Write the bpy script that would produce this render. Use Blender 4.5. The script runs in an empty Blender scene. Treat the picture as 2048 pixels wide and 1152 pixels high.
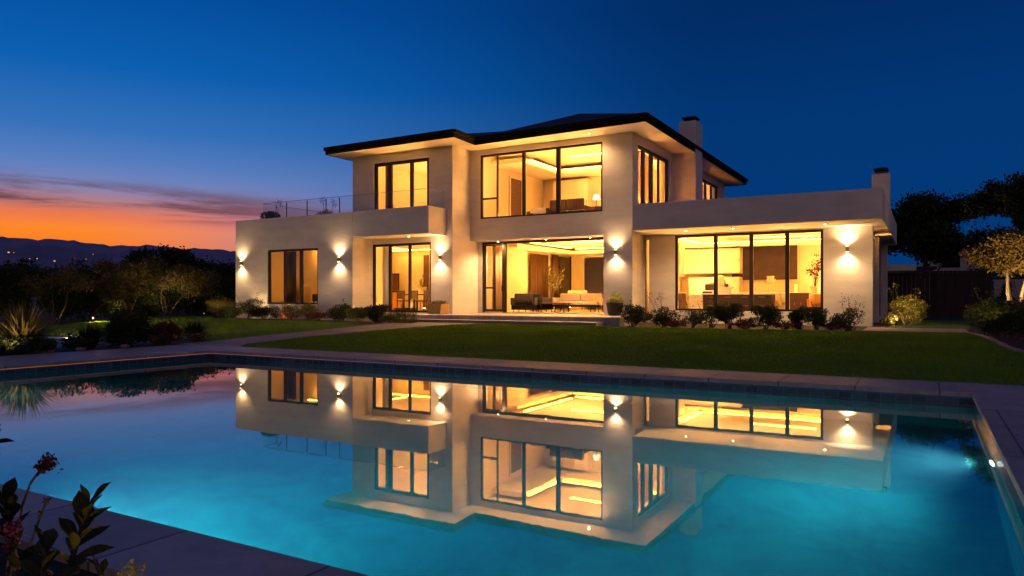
import bpy, bmesh, math, random
import numpy as np
from mathutils import Vector, Matrix
R = math.radians
random.seed(7); rng = np.random.default_rng(7)
scn = bpy.context.scene
COL = scn.collection
H = 1.25; F = 1444.0

# ---------- surveying helpers: house axes, X along the facade, Y away from the pool ----------
def rr(px):
    t = (px - 1024) / F
    return (.868 * t - .4966) / (.4966 * t + .868)
def U(px, V): return V * rr(px)                       # where a sight line meets a facade plane
def dist(px, V): return V * F / (1253.4 + .4966 * (px - 1024))
def Zh(px, py, V): return H - (py - 595) * dist(px, V) / F
def gz(y): return .14 if y < 11 else (.33 if y > 20 else .14 + .19 * (y - 11) / 9)

# ---------- object helpers ----------
def props(o, label=None, cat=None, group=None, kind=None):
    if label: o['label'] = label
    if cat: o['category'] = cat
    if group: o['group'] = group
    if kind: o['kind'] = kind
    return o
def thing(name, label, cat, loc=(0, 0, 0), rz=0, group=None):
    o = bpy.data.objects.new(name, None); COL.objects.link(o)
    o.location = loc; o.rotation_euler = (0, 0, rz); o.empty_display_size = .2
    return props(o, label, cat, group)
class MB:
    def __init__(s): s.v = []; s.f = []
    def quad(s, pts):
        n = len(s.v); s.v += [tuple(p) for p in pts]; s.f.append(tuple(range(n, n + len(pts)))); return s
    def box(s, x0, x1, y0, y1, z0, z1, m=None):
        c = [(x0,y0,z0),(x1,y0,z0),(x1,y1,z0),(x0,y1,z0),(x0,y0,z1),(x1,y0,z1),(x1,y1,z1),(x0,y1,z1)]
        if m is not None: c = [tuple(m @ Vector(p)) for p in c]
        n = len(s.v); s.v += c
        s.f += [tuple(n + i for i in q) for q in ((0,3,2,1),(4,5,6,7),(0,1,5,4),(1,2,6,5),(2,3,7,6),(3,0,4,7))]
        return s
    def tube(s, p0, p1, r0, r1=None, k=8, cap=True):
        r1 = r0 if r1 is None else r1
        p0 = Vector(p0); p1 = Vector(p1); d = (p1 - p0)
        if d.length < 1e-6: return s
        d.normalize(); a = d.orthogonal().normalized(); b = d.cross(a); n = len(s.v)
        for p, r in ((p0, r0), (p1, r1)):
            for i in range(k):
                t = 2 * math.pi * i / k
                s.v.append(tuple(p + a * (r * math.cos(t)) + b * (r * math.sin(t))))
        for i in range(k):
            j = (i + 1) % k; s.f.append((n + i, n + j, n + k + j, n + k + i))
        if cap: s.f.append(tuple(n + i for i in range(k))[::-1]); s.f.append(tuple(n + k + i for i in range(k)))
        return s
    def lathe(s, prof, c=(0, 0, 0), k=20, squash=None):
        n = len(s.v); m = len(prof)
        for (r, z) in prof:
            for i in range(k):
                t = 2 * math.pi * i / k
                s.v.append((c[0] + r * math.cos(t), c[1] + r * math.sin(t), c[2] + z))
        for j in range(m - 1):
            for i in range(k):
                q = (i + 1) % k
                s.f.append((n + j*k + i, n + j*k + q, n + (j+1)*k + q, n + (j+1)*k + i))
        s.f.append(tuple(n + i for i in range(k))[::-1]); s.f.append(tuple(n + (m-1)*k + i for i in range(k)))
        return s
    def panel(s, axis, a0, a1, z0, z1, p0, p1, holes=()):
        A = sorted({a0, a1} | {min(max(v, a0), a1) for h in holes for v in h[:2]})
        Z = sorted({z0, z1} | {min(max(v, z0), z1) for h in holes for v in h[2:4]})
        def solid(i, j):
            if i < 0 or j < 0 or i >= len(A) - 1 or j >= len(Z) - 1: return False
            a = (A[i] + A[i+1]) / 2; z = (Z[j] + Z[j+1]) / 2
            return not any(h[0] < a < h[1] and h[2] < z < h[3] for h in holes)
        M = (lambda a, p, z: (a, p, z)) if axis == 'x' else (lambda a, p, z: (p, a, z))
        for i in range(len(A) - 1):
            for j in range(len(Z) - 1):
                if not solid(i, j): continue
                a, b, c, d = A[i], A[i+1], Z[j], Z[j+1]
                s.quad([M(a,p0,c), M(b,p0,c), M(b,p0,d), M(a,p0,d)])
                s.quad([M(a,p1,c), M(a,p1,d), M(b,p1,d), M(b,p1,c)])
                if not solid(i-1, j): s.quad([M(a,p0,c), M(a,p0,d), M(a,p1,d), M(a,p1,c)])
                if not solid(i+1, j): s.quad([M(b,p0,c), M(b,p1,c), M(b,p1,d), M(b,p0,d)])
                if not solid(i, j-1): s.quad([M(a,p0,c), M(a,p1,c), M(b,p1,c), M(b,p0,c)])
                if not solid(i, j+1): s.quad([M(a,p0,d), M(b,p0,d), M(b,p1,d), M(a,p1,d)])
        return s
    def build(s, name, mat, parent=None, bevel=0, smooth=False, weld=True):
        me = bpy.data.meshes.new(name); me.from_pydata(s.v, [], s.f)
        bm = bmesh.new(); bm.from_mesh(me)
        if weld: bmesh.ops.remove_doubles(bm, verts=bm.verts, dist=1e-5)
        bmesh.ops.recalc_face_normals(bm, faces=bm.faces); bm.to_mesh(me); bm.free()
        if smooth:
            for p in me.polygons: p.use_smooth = True
        me.materials.append(mat)
        o = bpy.data.objects.new(name, me); COL.objects.link(o)
        if parent: o.parent = parent
        if bevel:
            b = o.modifiers.new('bevel', 'BEVEL'); b.width = bevel; b.segments = 2; b.limit_method = 'ANGLE'; b.angle_limit = R(40)
        return o
def np_mesh(name, verts, nper, mat, parent=None):
    """verts (N, nper, 3): N separate small faces"""
    N = verts.shape[0]; me = bpy.data.meshes.new(name)
    me.vertices.add(N * nper); me.vertices.foreach_set('co', verts.reshape(-1).astype(np.float32))
    me.loops.add(N * nper); me.loops.foreach_set('vertex_index', np.arange(N * nper, dtype=np.int32))
    me.polygons.add(N); me.polygons.foreach_set('loop_start', np.arange(0, N * nper, nper, dtype=np.int32))
    me.update(calc_edges=True); me.materials.append(mat)
    o = bpy.data.objects.new(name, me); COL.objects.link(o)
    if parent: o.parent = parent
    return o
def leaves(points, size, mat, parent, name='foliage', aspect=.5, up=0.0):
    """one small folded leaf (two triangles as a bent quad) at each point"""
    P = np.asarray(points); N = len(P)
    d = rng.normal(size=(N, 3)); d[:, 2] += up; d /= np.linalg.norm(d, axis=1)[:, None]
    e = rng.normal(size=(N, 3)); e -= (e * d).sum(1)[:, None] * d; e /= np.linalg.norm(e, axis=1)[:, None]
    L = (size * rng.uniform(.6, 1.35, N))[:, None]; W = L * aspect * .5
    V = np.stack([P, P + d * L * .5 + e * W, P + d * L, P + d * L * .5 - e * W], 1)
    return np_mesh(name, V, 4, mat, parent)

# ---------- materials ----------
def new_mat(name):
    m = bpy.data.materials.new(name); m.use_nodes = True
    nt = m.node_tree; b = nt.nodes['Principled BSDF']; return m, nt, b
def mat(name, col, rough=.6, var=.12, scale=6.0, bump=0.0, bscale=40.0, metal=0.0, stretch=None, spec=.5):
    m, nt, b = new_mat(name)
    tc = nt.nodes.new('ShaderNodeTexCoord'); mp = nt.nodes.new('ShaderNodeMapping')
    nt.links.new(tc.outputs['Object'], mp.inputs[0])
    if stretch: mp.inputs['Scale'].default_value = stretch
    n = nt.nodes.new('ShaderNodeTexNoise'); n.inputs['Scale'].default_value = scale; n.inputs['Detail'].default_value = 6
    nt.links.new(mp.outputs[0], n.inputs['Vector'])
    cr = nt.nodes.new('ShaderNodeValToRGB')
    cr.color_ramp.elements[0].position = .3; cr.color_ramp.elements[1].position = .7
    cr.color_ramp.elements[0].color = [c * (1 - var) for c in col] + [1]
    cr.color_ramp.elements[1].color = [min(1, c * (1 + var)) for c in col] + [1]
    nt.links.new(n.outputs['Fac'], cr.inputs[0]); nt.links.new(cr.outputs[0], b.inputs['Base Color'])
    b.inputs['Roughness'].default_value = rough; b.inputs['Metallic'].default_value = metal
    b.inputs['Specular IOR Level'].default_value = spec
    if bump:
        n2 = nt.nodes.new('ShaderNodeTexNoise'); n2.inputs['Scale'].default_value = bscale; n2.inputs['Detail'].default_value = 8
        nt.links.new(mp.outputs[0], n2.inputs['Vector'])
        bp = nt.nodes.new('ShaderNodeBump'); bp.inputs['Strength'].default_value = bump; bp.inputs['Distance'].default_value = .02
        nt.links.new(n2.outputs['Fac'], bp.inputs['Height']); nt.links.new(bp.outputs[0], b.inputs['Normal'])
    return m
def leaf_mat(name, c0, c1, scale=1.3):
    m, nt, b = new_mat(name)
    tc = nt.nodes.new('ShaderNodeTexCoord')
    n = nt.nodes.new('ShaderNodeTexNoise'); n.inputs['Scale'].default_value = scale; n.inputs['Detail'].default_value = 9; n.inputs['Roughness'].default_value = .8
    nt.links.new(tc.outputs['Object'], n.inputs['Vector'])
    cr = nt.nodes.new('ShaderNodeValToRGB'); cr.color_ramp.elements[0].position = .35; cr.color_ramp.elements[1].position = .65
    cr.color_ramp.elements[0].color = (*c0, 1); cr.color_ramp.elements[1].color = (*c1, 1)
    nt.links.new(n.outputs['Fac'], cr.inputs[0]); nt.links.new(cr.outputs[0], b.inputs['Base Color'])
    b.inputs['Roughness'].default_value = .6; b.inputs['Specular IOR Level'].default_value = .2
    tr = nt.nodes.new('ShaderNodeBsdfTranslucent'); nt.links.new(cr.outputs[0], tr.inputs['Color'])
    mx = nt.nodes.new('ShaderNodeMixShader'); mx.inputs[0].default_value = .3
    nt.links.new(b.outputs[0], mx.inputs[1]); nt.links.new(tr.outputs[0], mx.inputs[2])
    nt.links.new(mx.outputs[0], nt.nodes['Material Output'].inputs['Surface'])
    return m
def translucent(m, k):
    nt = m.node_tree; b = nt.nodes['Principled BSDF']; t = nt.nodes.new('ShaderNodeBsdfTranslucent')
    nt.links.new(b.inputs['Base Color'].links[0].from_socket, t.inputs['Color']); x = nt.nodes.new('ShaderNodeMixShader'); x.inputs[0].default_value = k
    nt.links.new(b.outputs[0], x.inputs[1]); nt.links.new(t.outputs[0], x.inputs[2]); nt.links.new(x.outputs[0], nt.nodes['Material Output'].inputs['Surface'])
def emit(name, col, s):
    m, nt, b = new_mat(name); e = nt.nodes.new('ShaderNodeEmission')
    e.inputs[0].default_value = (*col, 1); e.inputs[1].default_value = s
    nt.links.new(e.outputs[0], nt.nodes['Material Output'].inputs['Surface']); return m
def glass_mat(name, tint=(1, 1, 1), ior=1.45, k=1.0):
    m, nt, b = new_mat(name)
    t = nt.nodes.new('ShaderNodeBsdfTransparent'); t.inputs[0].default_value = (*tint, 1)
    g = nt.nodes.new('ShaderNodeBsdfGlossy'); g.inputs['Roughness'].default_value = 0.0
    f = nt.nodes.new('ShaderNodeFresnel')
    ge = nt.nodes.new('ShaderNodeNewGeometry'); mr = nt.nodes.new('ShaderNodeMapRange')   # thin pane: same reflectance from both sides
    mr.inputs[3].default_value = ior; mr.inputs[4].default_value = 1 / ior
    nt.links.new(ge.outputs['Backfacing'], mr.inputs[0]); nt.links.new(mr.outputs[0], f.inputs['IOR'])
    mu = nt.nodes.new('ShaderNodeMath'); mu.operation = 'MULTIPLY'; mu.inputs[1].default_value = k
    nt.links.new(f.outputs[0], mu.inputs[0])
    mx = nt.nodes.new('ShaderNodeMixShader'); nt.links.new(mu.outputs[0], mx.inputs[0])
    nt.links.new(t.outputs[0], mx.inputs[1]); nt.links.new(g.outputs[0], mx.inputs[2])
    nt.links.new(mx.outputs[0], nt.nodes['Material Output'].inputs['Surface']); return m
def stone_mat(name, c, mortar, bw, bh, rough=.55, rot=0, var=.15):
    m, nt, b = new_mat(name)
    tc = nt.nodes.new('ShaderNodeTexCoord'); mp = nt.nodes.new('ShaderNodeMapping'); mp.inputs['Rotation'].default_value = (0, 0, rot)
    nt.links.new(tc.outputs['Object'], mp.inputs[0])
    br = nt.nodes.new('ShaderNodeTexBrick'); br.inputs['Scale'].default_value = 1; br.inputs['Brick Width'].default_value = bw; br.inputs['Row Height'].default_value = bh
    br.inputs['Mortar Size'].default_value = .009; br.inputs['Color1'].default_value = (*[x*(1-var) for x in c], 1)
    br.inputs['Color2'].default_value = (*[x*(1+var) for x in c], 1); br.inputs['Mortar'].default_value = (*mortar, 1)
    nt.links.new(mp.outputs[0], br.inputs['Vector'])
    n = nt.nodes.new('ShaderNodeTexNoise'); n.inputs['Scale'].default_value = 3; n.inputs['Detail'].default_value = 10; n.inputs['Roughness'].default_value = .65
    nt.links.new(mp.outputs[0], n.inputs['Vector'])
    mx = nt.nodes.new('ShaderNodeMix'); mx.data_type = 'RGBA'; mx.blend_type = 'MULTIPLY'; mx.inputs[0].default_value = .8
    cr = nt.nodes.new('ShaderNodeValToRGB'); cr.color_ramp.elements[0].position = .3; cr.color_ramp.elements[1].position = .7
    cr.color_ramp.elements[0].color = (.55, .55, .55, 1); cr.color_ramp.elements[1].color = (1.15, 1.15, 1.15, 1)
    nt.links.new(n.outputs['Fac'], cr.inputs[0]); nt.links.new(br.outputs['Color'], mx.inputs[6]); nt.links.new(cr.outputs[0], mx.inputs[7])
    nt.links.new(mx.outputs[2], b.inputs['Base Color']); b.inputs['Roughness'].default_value = rough
    bp = nt.nodes.new('ShaderNodeBump'); bp.inputs['Strength'].default_value = .25; bp.inputs['Distance'].default_value = .01
    nt.links.new(n.outputs['Fac'], bp.inputs['Height']); nt.links.new(bp.outputs[0], b.inputs['Normal'])
    return m
M = {}
M['stucco'] = mat('stucco', (.70, .63, .57), .88, .09, 1.1, .45, 9, stretch=(1, 1, 3.5))
M['soffit'] = mat('soffit_paint', (.75, .66, .55), .8, .03, 2)
M['inner'] = mat('interior_plaster', (.80, .70, .52), .8, .04, 1.5)
M['ceil'] = mat('ceiling_plaster', (.85, .76, .58), .8, .02, 1.5)
M['floor_in'] = stone_mat('interior_stone', (.55, .46, .34), (.3, .25, .2), 1.2, .6, .3)
M['bronze'] = mat('dark_bronze', (.022, .014, .01), .4, .1, 10, metal=.3)
M['railcap'] = mat('dull_steel', (.10, .10, .11), .45, .05, metal=.6)
M['roof'] = stone_mat('roof_shingle', (.022, .022, .026), (.01, .01, .012), .4, .18, .8)
M['fascia'] = mat('dark_fascia', (.016, .012, .010), .8, spec=.1)
M['black'] = mat('black_metal', (.01, .01, .01), .4, metal=.5)
M['glass'] = glass_mat('window_glass')
M['railglass'] = glass_mat('rail_glass', (.93, .97, .98), 1.45, .6)
M['terrace'] = stone_mat('terrace_stone', (.48, .40, .36), (.2, .17, .16), .9, .6, .5)
M['coping'] = stone_mat('coping_stone', (.42, .345, .30), (.10, .085, .09), .9, 2.4, .55)
M['path'] = stone_mat('path_stone', (.34, .28, .25), (.16, .13, .12), 1.6, .8, .7)
M['wood'] = mat('walnut', (.12, .055, .025), .45, .3, 3, stretch=(1, 1, 8))
M['darkwood'] = mat('dark_oak', (.05, .026, .014), .5, .3, 3)
M['cloth'] = mat('beige_upholstery', (.42, .33, .24), .9, .06, 20, .2, 150)
M['darkcloth'] = mat('charcoal_upholstery', (.05, .035, .03), .9, .1, 20, .2, 150)
M['white'] = mat('white_lacquer', (.8, .74, .64), .35, .03)
M['linen'] = mat('white_linen', (.8, .75, .66), .9, .05, 8, .2, 60)
M['curtain'] = mat('linen_curtain', (.74, .60, .40), .9, .1, 3, stretch=(9, 9, .4))
M['browncurtain'] = mat('brown_curtain', (.14, .07, .03), .9, .25, 3, stretch=(9, 9, .4))
translucent(M['curtain'], .6); translucent(M['browncurtain'], .4)
M['orange'] = mat('ochre_upholstery', (.6, .3, .07), .8, .06)
M['marble'] = mat('veined_marble', (.62, .56, .48), .3, .3, 2.2)
M['brass'] = mat('brass', (.45, .25, .08), .35, .1, metal=.9)
M['screen'] = mat('dark_screen', (.012, .01, .01), .12)
M['terracotta'] = mat('ochre_pottery', (.42, .25, .08), .7, .2, 9, .3, 30)
M['darkpot'] = mat('dark_pottery', (.035, .028, .018), .6, .2, 9)
M['bark'] = mat('brown_bark', (.09, .06, .04), .9, .35, 12, .8, 30)
M['palebark'] = mat('pale_bark', (.42, .34, .24), .8, .25, 12, .8, 30)
M['soil'] = mat('dark_mulch', (.022, .015, .011), .95, .6, 9, .9, 18)
M['fence'] = mat('brown_boards', (.035, .018, .012), .8, .3, 3, stretch=(1, 1, .2))
M['stonewall'] = mat('pale_wall_paint', (.45, .40, .38), .85, .1, 2, .3, 20)
M['hill'] = mat('hazed_hillside', (.24, .17, .26), 1, .25, .004)  # distance haze is put into this base colour, no air is modelled
M['darkhill'] = mat('near_hillside', (.012, .013, .012), 1, .5, .08)
M['lawn'] = mat('lawn_turf', (.075, .16, .004), .95, .35, 1.2, .6, 60)
M['blade'] = leaf_mat('grass_blades', (.11, .23, .004), (.21, .37, .010), .45)
M['g_dark'] = leaf_mat('dark_green_leaves', (.018, .030, .010), (.050, .070, .018))
M['g_mid'] = leaf_mat('mid_green_leaves', (.035, .055, .012), (.10, .13, .03))
M['g_olive'] = leaf_mat('olive_leaves', (.07, .065, .02), (.17, .14, .045))
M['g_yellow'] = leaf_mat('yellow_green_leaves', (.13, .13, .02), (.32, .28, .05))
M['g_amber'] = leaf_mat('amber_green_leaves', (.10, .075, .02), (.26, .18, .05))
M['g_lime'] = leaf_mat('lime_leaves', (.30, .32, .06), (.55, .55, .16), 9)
M['g_red'] = leaf_mat('russet_leaves', (.07, .02, .015), (.2, .06, .03))
M['pink'] = leaf_mat('pink_petals', (.25, .05, .06), (.5, .14, .15))
M['cream'] = leaf_mat('cream_petals', (.5, .45, .15), (.7, .65, .3))
WARM = (1.0, .56, .16); AMBER = (1.0, .47, .085)
M['lamp'] = emit('lit_lamp_lens', (1, .72, .36), 30)
M['cove'] = emit('lit_cove', (1, .40, .04), 34)
M['led'] = emit('garden_led', (1, .85, .6), 3)
M['poollens'] = emit('pool_lamp_lens', (.75, .95, 1), 12)
M['farwin'] = emit('far_window_glow', (1, .6, .3), 1.0)

# ---------- world: clear dusk sky, afterglow low on the left ----------
w = bpy.data.worlds.new('World'); scn.world = w; w.use_nodes = True
nt = w.node_tree; N = nt.nodes; L = nt.links
for n in list(N): N.remove(n)
out = N.new('ShaderNodeOutputWorld'); bg = N.new('ShaderNodeBackground'); L.new(bg.outputs[0], out.inputs[0])
tc = N.new('ShaderNodeTexCoord'); nrm = N.new('ShaderNodeVectorMath'); nrm.operation = 'NORMALIZE'; L.new(tc.outputs['Generated'], nrm.inputs[0])
sep = N.new('ShaderNodeSeparateXYZ'); L.new(nrm.outputs[0], sep.inputs[0])
def math_(op, a, b=None, clamp=False):
    n = N.new('ShaderNodeMath'); n.operation = op; n.use_clamp = clamp
    for i, x in enumerate((a, b)):
        if x is None: continue
        if isinstance(x, (int, float)): n.inputs[i].default_value = x
        else: L.new(x, n.inputs[i])
    return n.outputs[0]
def ramp(fac, stops, interp='LINEAR'):
    n = N.new('ShaderNodeValToRGB'); cr = n.color_ramp; cr.interpolation = interp
    while len(cr.elements) < len(stops): cr.elements.new(.5)
    for e, (p, c) in zip(cr.elements, stops): e.position = p; e.color = (*c, 1)
    L.new(fac, n.inputs[0]); return n.outputs[0]
def smooth(x, a, b):
    n = N.new('ShaderNodeMapRange'); n.interpolation_type = 'SMOOTHSTEP'; L.new(x, n.inputs[0])
    n.inputs[1].default_value = a; n.inputs[2].default_value = b; return n.outputs[0]
def mixc(f, a, b):
    n = N.new('ShaderNodeMix'); n.data_type = 'RGBA'; L.new(f, n.inputs[0]); L.new(a, n.inputs[6]); L.new(b, n.inputs[7]); return n.outputs[2]
X, Y, Z = sep.outputs
hl = math_('MAXIMUM', math_('SQRT', math_('ADD', math_('MULTIPLY', X, X), math_('MULTIPLY', Y, Y))), .02)
def azdot(deg_left):   # deg_left: to the left of the view axis
    a = R(90 + 29.77 + deg_left); 
    return math_('DIVIDE', math_('ADD', math_('MULTIPLY', X, math.cos(a)), math_('MULTIPLY', Y, math.sin(a))), hl)
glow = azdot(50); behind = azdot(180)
away = ramp(Z, [(0, (.001, .034, .15)), (.12, (.0005, .040, .178)), (.22, (.0005, .038, .175)), (.35, (.0005, .025, .128)), (.6, (.0005, .016, .09)), (1, (.001, .012, .07))])
side = ramp(Z, [(0, (.22, .20, .42)), (.10, (.20, .23, .50)), (.15, (.115, .22, .53)), (.20, (.035, .165, .49)), (.27, (.004, .115, .44)), (.36, (.001, .075, .34)), (.6, (.0005, .025, .15)), (1, (.002, .014, .08))])
base = mixc(smooth(glow, .40, .96), away, side)
ora = ramp(Z, [(0, (.75, .17, .010)), (.065, (.95, .22, .012)), (.082, (1.0, .25, .025)), (.098, (.85, .19, .07)), (.114, (.52, .20, .17)), (.135, (.25, .24, .42)), (.2, (.05, .17, .48))])
om = math_('MULTIPLY', smooth(glow, .74, .96), math_('SUBTRACT', 1.0, smooth(Z, .10, .17)))
base = mixc(om, base, ora)
# streaky clouds over the afterglow
mp = N.new('ShaderNodeMapping'); mp.inputs['Scale'].default_value = (2.2, 2.2, 34); L.new(nrm.outputs[0], mp.inputs[0])
nz = N.new('ShaderNodeTexNoise'); nz.inputs['Scale'].default_value = 1.5; nz.inputs['Detail'].default_value = 9; nz.inputs['Roughness'].default_value = .6; nz.inputs['Distortion'].default_value = .4
L.new(mp.outputs[0], nz.inputs['Vector'])
tilt = math_('ADD', Z, math_('MULTIPLY', math_('SUBTRACT', .97, glow), .10))
band = math_('MULTIPLY', smooth(tilt, .094, .114), math_('SUBTRACT', 1.0, smooth(tilt, .128, .152)))
cm = math_('MULTIPLY', math_('MULTIPLY', band, smooth(nz.outputs['Fac'], .36, .56)), smooth(glow, .70, .92))
cc = ramp(Z, [(0, (.3, .06, .03)), (.10, (.19, .055, .06)), (.13, (.13, .07, .12)), (.16, (.12, .11, .22))])
base = mixc(math_('MULTIPLY', cm, .95), base, cc)
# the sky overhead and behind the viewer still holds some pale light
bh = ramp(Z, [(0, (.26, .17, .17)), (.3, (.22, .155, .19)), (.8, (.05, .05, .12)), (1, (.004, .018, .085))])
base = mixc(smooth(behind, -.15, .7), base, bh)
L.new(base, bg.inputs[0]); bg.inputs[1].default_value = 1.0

# ---------- camera ----------
cam = bpy.data.cameras.new('camera'); co = bpy.data.objects.new('camera', cam); COL.objects.link(co); scn.camera = co
co.location = (0, 0, H); co.rotation_euler = (R(90), 0, R(29.77))
cam.lens = 36 * F / 2048; cam.sensor_width = 36; cam.shift_y = 19 / 2048; cam.clip_start = .05; cam.clip_end = 20000

# ---------- lamps ----------
def spot(name, loc, direction, power, angle, col=WARM, blend=.9, size=.02, parent=None):
    l = bpy.data.lights.new(name, 'SPOT'); l.energy = power; l.spot_size = R(angle); l.spot_blend = blend; l.color = col; l.shadow_soft_size = size
    o = bpy.data.objects.new(name, l); COL.objects.link(o); o.location = loc
    o.rotation_euler = Vector(direction).to_track_quat('-Z', 'Y').to_euler()
    if parent: o.parent = parent
    return o

# =====================================================================
# GROUND, LAWN, PATHS
# =====================================================================
PX0, PX1, PY0, PY1 = -12.8, .5, 2.15, 9.85          # pool
CX0, CX1, CY0, CY1 = -14.9, 3.6, 1.72, 10.9         # outer edge of the coping
def ground():
    xs = [-6000, -400, -60, CX0, CX1, 30, 60, 400, 6000]; ys = [-6000, -200, -20, CY0, CY1, 11, 20, 60, 400, 6000]
    mb = MB()
    for i in range(len(xs)-1):
        for j in range(len(ys)-1):
            a, b, c, d = xs[i], xs[i+1], ys[j], ys[j+1]
            if a >= CX0 and b <= CX1 and c >= CY0 and d <= CY1: continue
            mb.quad([(a,c,gz(c)-.02), (b,c,gz(c)-.02), (b,d,gz(d)-.02), (a,d,gz(d)-.02)])
    return props(mb.build('ground', M['soil']), 'dark mulch and soil around the lawn and pool', 'ground', kind='structure')
ground()
def sheet(name, pts, off, m, label, cat, thick=0):
    bm = bmesh.new(); vs = [bm.verts.new((x, y, 0)) for x, y in pts]; f = bm.faces.new(vs)
    bmesh.ops.triangulate(bm, faces=bm.faces[:])
    for yy in (11, 20):
        bmesh.ops.bisect_plane(bm, geom=bm.verts[:] + bm.edges[:] + bm.faces[:], plane_co=(0, yy, 0), plane_no=(0, 1, 0))
    if thick:
        ex = bmesh.ops.extrude_face_region(bm, geom=bm.faces[:])
        for v in ex['geom']:
            if isinstance(v, bmesh.types.BMVert): v.co.z -= thick
    for v in bm.verts: v.co.z += gz(v.co.y) + off
    bmesh.ops.recalc_face_normals(bm, faces=bm.faces)
    me = bpy.data.meshes.new(name); bm.to_mesh(me); bm.free(); me.materials.append(m)
    o = bpy.data.objects.new(name, me); COL.objects.link(o)
    return props(o, label, cat, kind='structure')
path_pts = [(-15.3, 10.9), (-15.3, 11.9), (-15.65, 14.2), (-16.0, 16.9), (-16.3, 19.2), (-16.6, 21.25), (-13.0, 21.25), (-13.6, 20.2), (-14.1, 17.8), (-14.15, 14.3), (-13.8, 11.6), (-13.2, 10.9)]
lawn_main = [(-13.2, 11.08), (-13.8, 11.6), (-14.15, 14.3), (-14.1, 17.8), (-13.6, 20.2), (-13.0, 21.25), (-9.0, 21.25), (-8.2, 20.95), (-1.2, 21.6), (.9, 21.7), (1.2, 19.6), (1.4, 16.4), (1.9, 14.0), (2.9, 12.2), (4.4, 11.08)]
lawn_left = [(-15.3, 11.9), (-15.65, 14.2), (-16.0, 16.9), (-16.2, 19.1), (-20.1, 20.3), (-24.1, 20.3), (-27.6, 21.4), (-29.8, 23.0), (-31.9, 22.0), (-30.6, 19.5), (-29.7, 17.4), (-27.2, 13.7), (-24.6, 10.4), (-22.0, 11.6), (-18.8, 12.3), (-16.6, 12.2)]
lawn_back = [(-1.2, 24.4), (1.1, 24.4), (1.6, 33.5), (-.9, 33.5)]
drive = [(-1.5, 21.9), (1.0, 22.0), (1.0, 24.4), (-1.5, 24.4)]
sheet('lawn', lawn_main, 0, M['lawn'], 'main dark green lawn between pool and house', 'lawn')
sheet('lawn', lawn_left, 0, M['lawn'], 'left lawn beyond the stone path and shrub bed', 'lawn')
sheet('lawn', lawn_back, 0, M['lawn'], 'small strip of grass in front of the dark gate', 'lawn')
sheet('path', path_pts, .02, M['path'], 'pale stone path from pool to terrace', 'path', .06)
sheet('path', drive, .02, M['path'], 'pale paved strip beside the right wing', 'path', .06)
def inside(px, py, poly):
    c = np.zeros(len(px), bool); n = len(poly)
    for i in range(n):
        x1, y1 = poly[i]; x2, y2 = poly[(i+1) % n]
        k = ((y1 > py) != (y2 > py)) & (px < (x2-x1) * (py-y1) / (y2-y1+1e-12) + x1); c ^= k
    return c
def grass(poly, dens, name, label):
    P = np.array(poly); a = P.min(0); b = P.max(0); n = int((b-a).prod() * dens)
    x = rng.uniform(a[0], b[0], n); y = rng.uniform(a[1], b[1], n); k = inside(x, y, poly); x = x[k]; y = y[k]; n = len(x)
    z = np.where(y < 11, .14, np.where(y > 20, .33, .14 + .19*(y-11)/9))
    th = rng.uniform(0, 2*math.pi, n); h = rng.uniform(.025, .055, n) * (1 + .3*np.sin(x*1.9+np.sin(y*1.3))*np.cos(y*2.1)); wd = rng.uniform(.005, .010, n)
    lean = rng.uniform(0, .025, n); ph = rng.uniform(0, 2*math.pi, n)
    B = np.stack([x, y, z-.005], 1); d = np.stack([np.cos(th)*wd, np.sin(th)*wd, 0*z], 1)
    T = B + np.stack([np.cos(ph)*lean, np.sin(ph)*lean, h], 1)
    o = np_mesh(name, np.stack([B-d, B+d, T], 1), 3, M['blade'])
    return props(o, label, 'grass', kind='stuff')
grass(lawn_main, 900, 'grass', 'short mown grass blades covering the main lawn')
grass(lawn_left, 350, 'grass', 'short mown grass blades covering the left lawn')

# lawn edging stones on the right bed
mb = MB(); ed = [(.95, 21.7), (1.25, 19.6), (1.45, 16.4), (1.95, 14.0), (2.95, 12.2), (4.65, 10.95)]
for a, b in zip(ed, ed[1:]):
    a = Vector((*a, 0)); b = Vector((*b, 0)); n = int((b-a).length / .3); d = (b-a).normalized()
    for i in range(n):
        c = a.lerp(b, (i+.5)/n); m = Matrix.Translation((c.x, c.y, gz(c.y)+random.uniform(-.01, .01))) @ Matrix.Rotation(math.atan2(d.y, d.x), 4, 'Z')
        mb.box(-.14, .14, -.04, .04, -.05, .045, m)
props(mb.build('edging', M['path'], bevel=.008), 'low pale stone edging along the right planting bed', 'edging')

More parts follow.
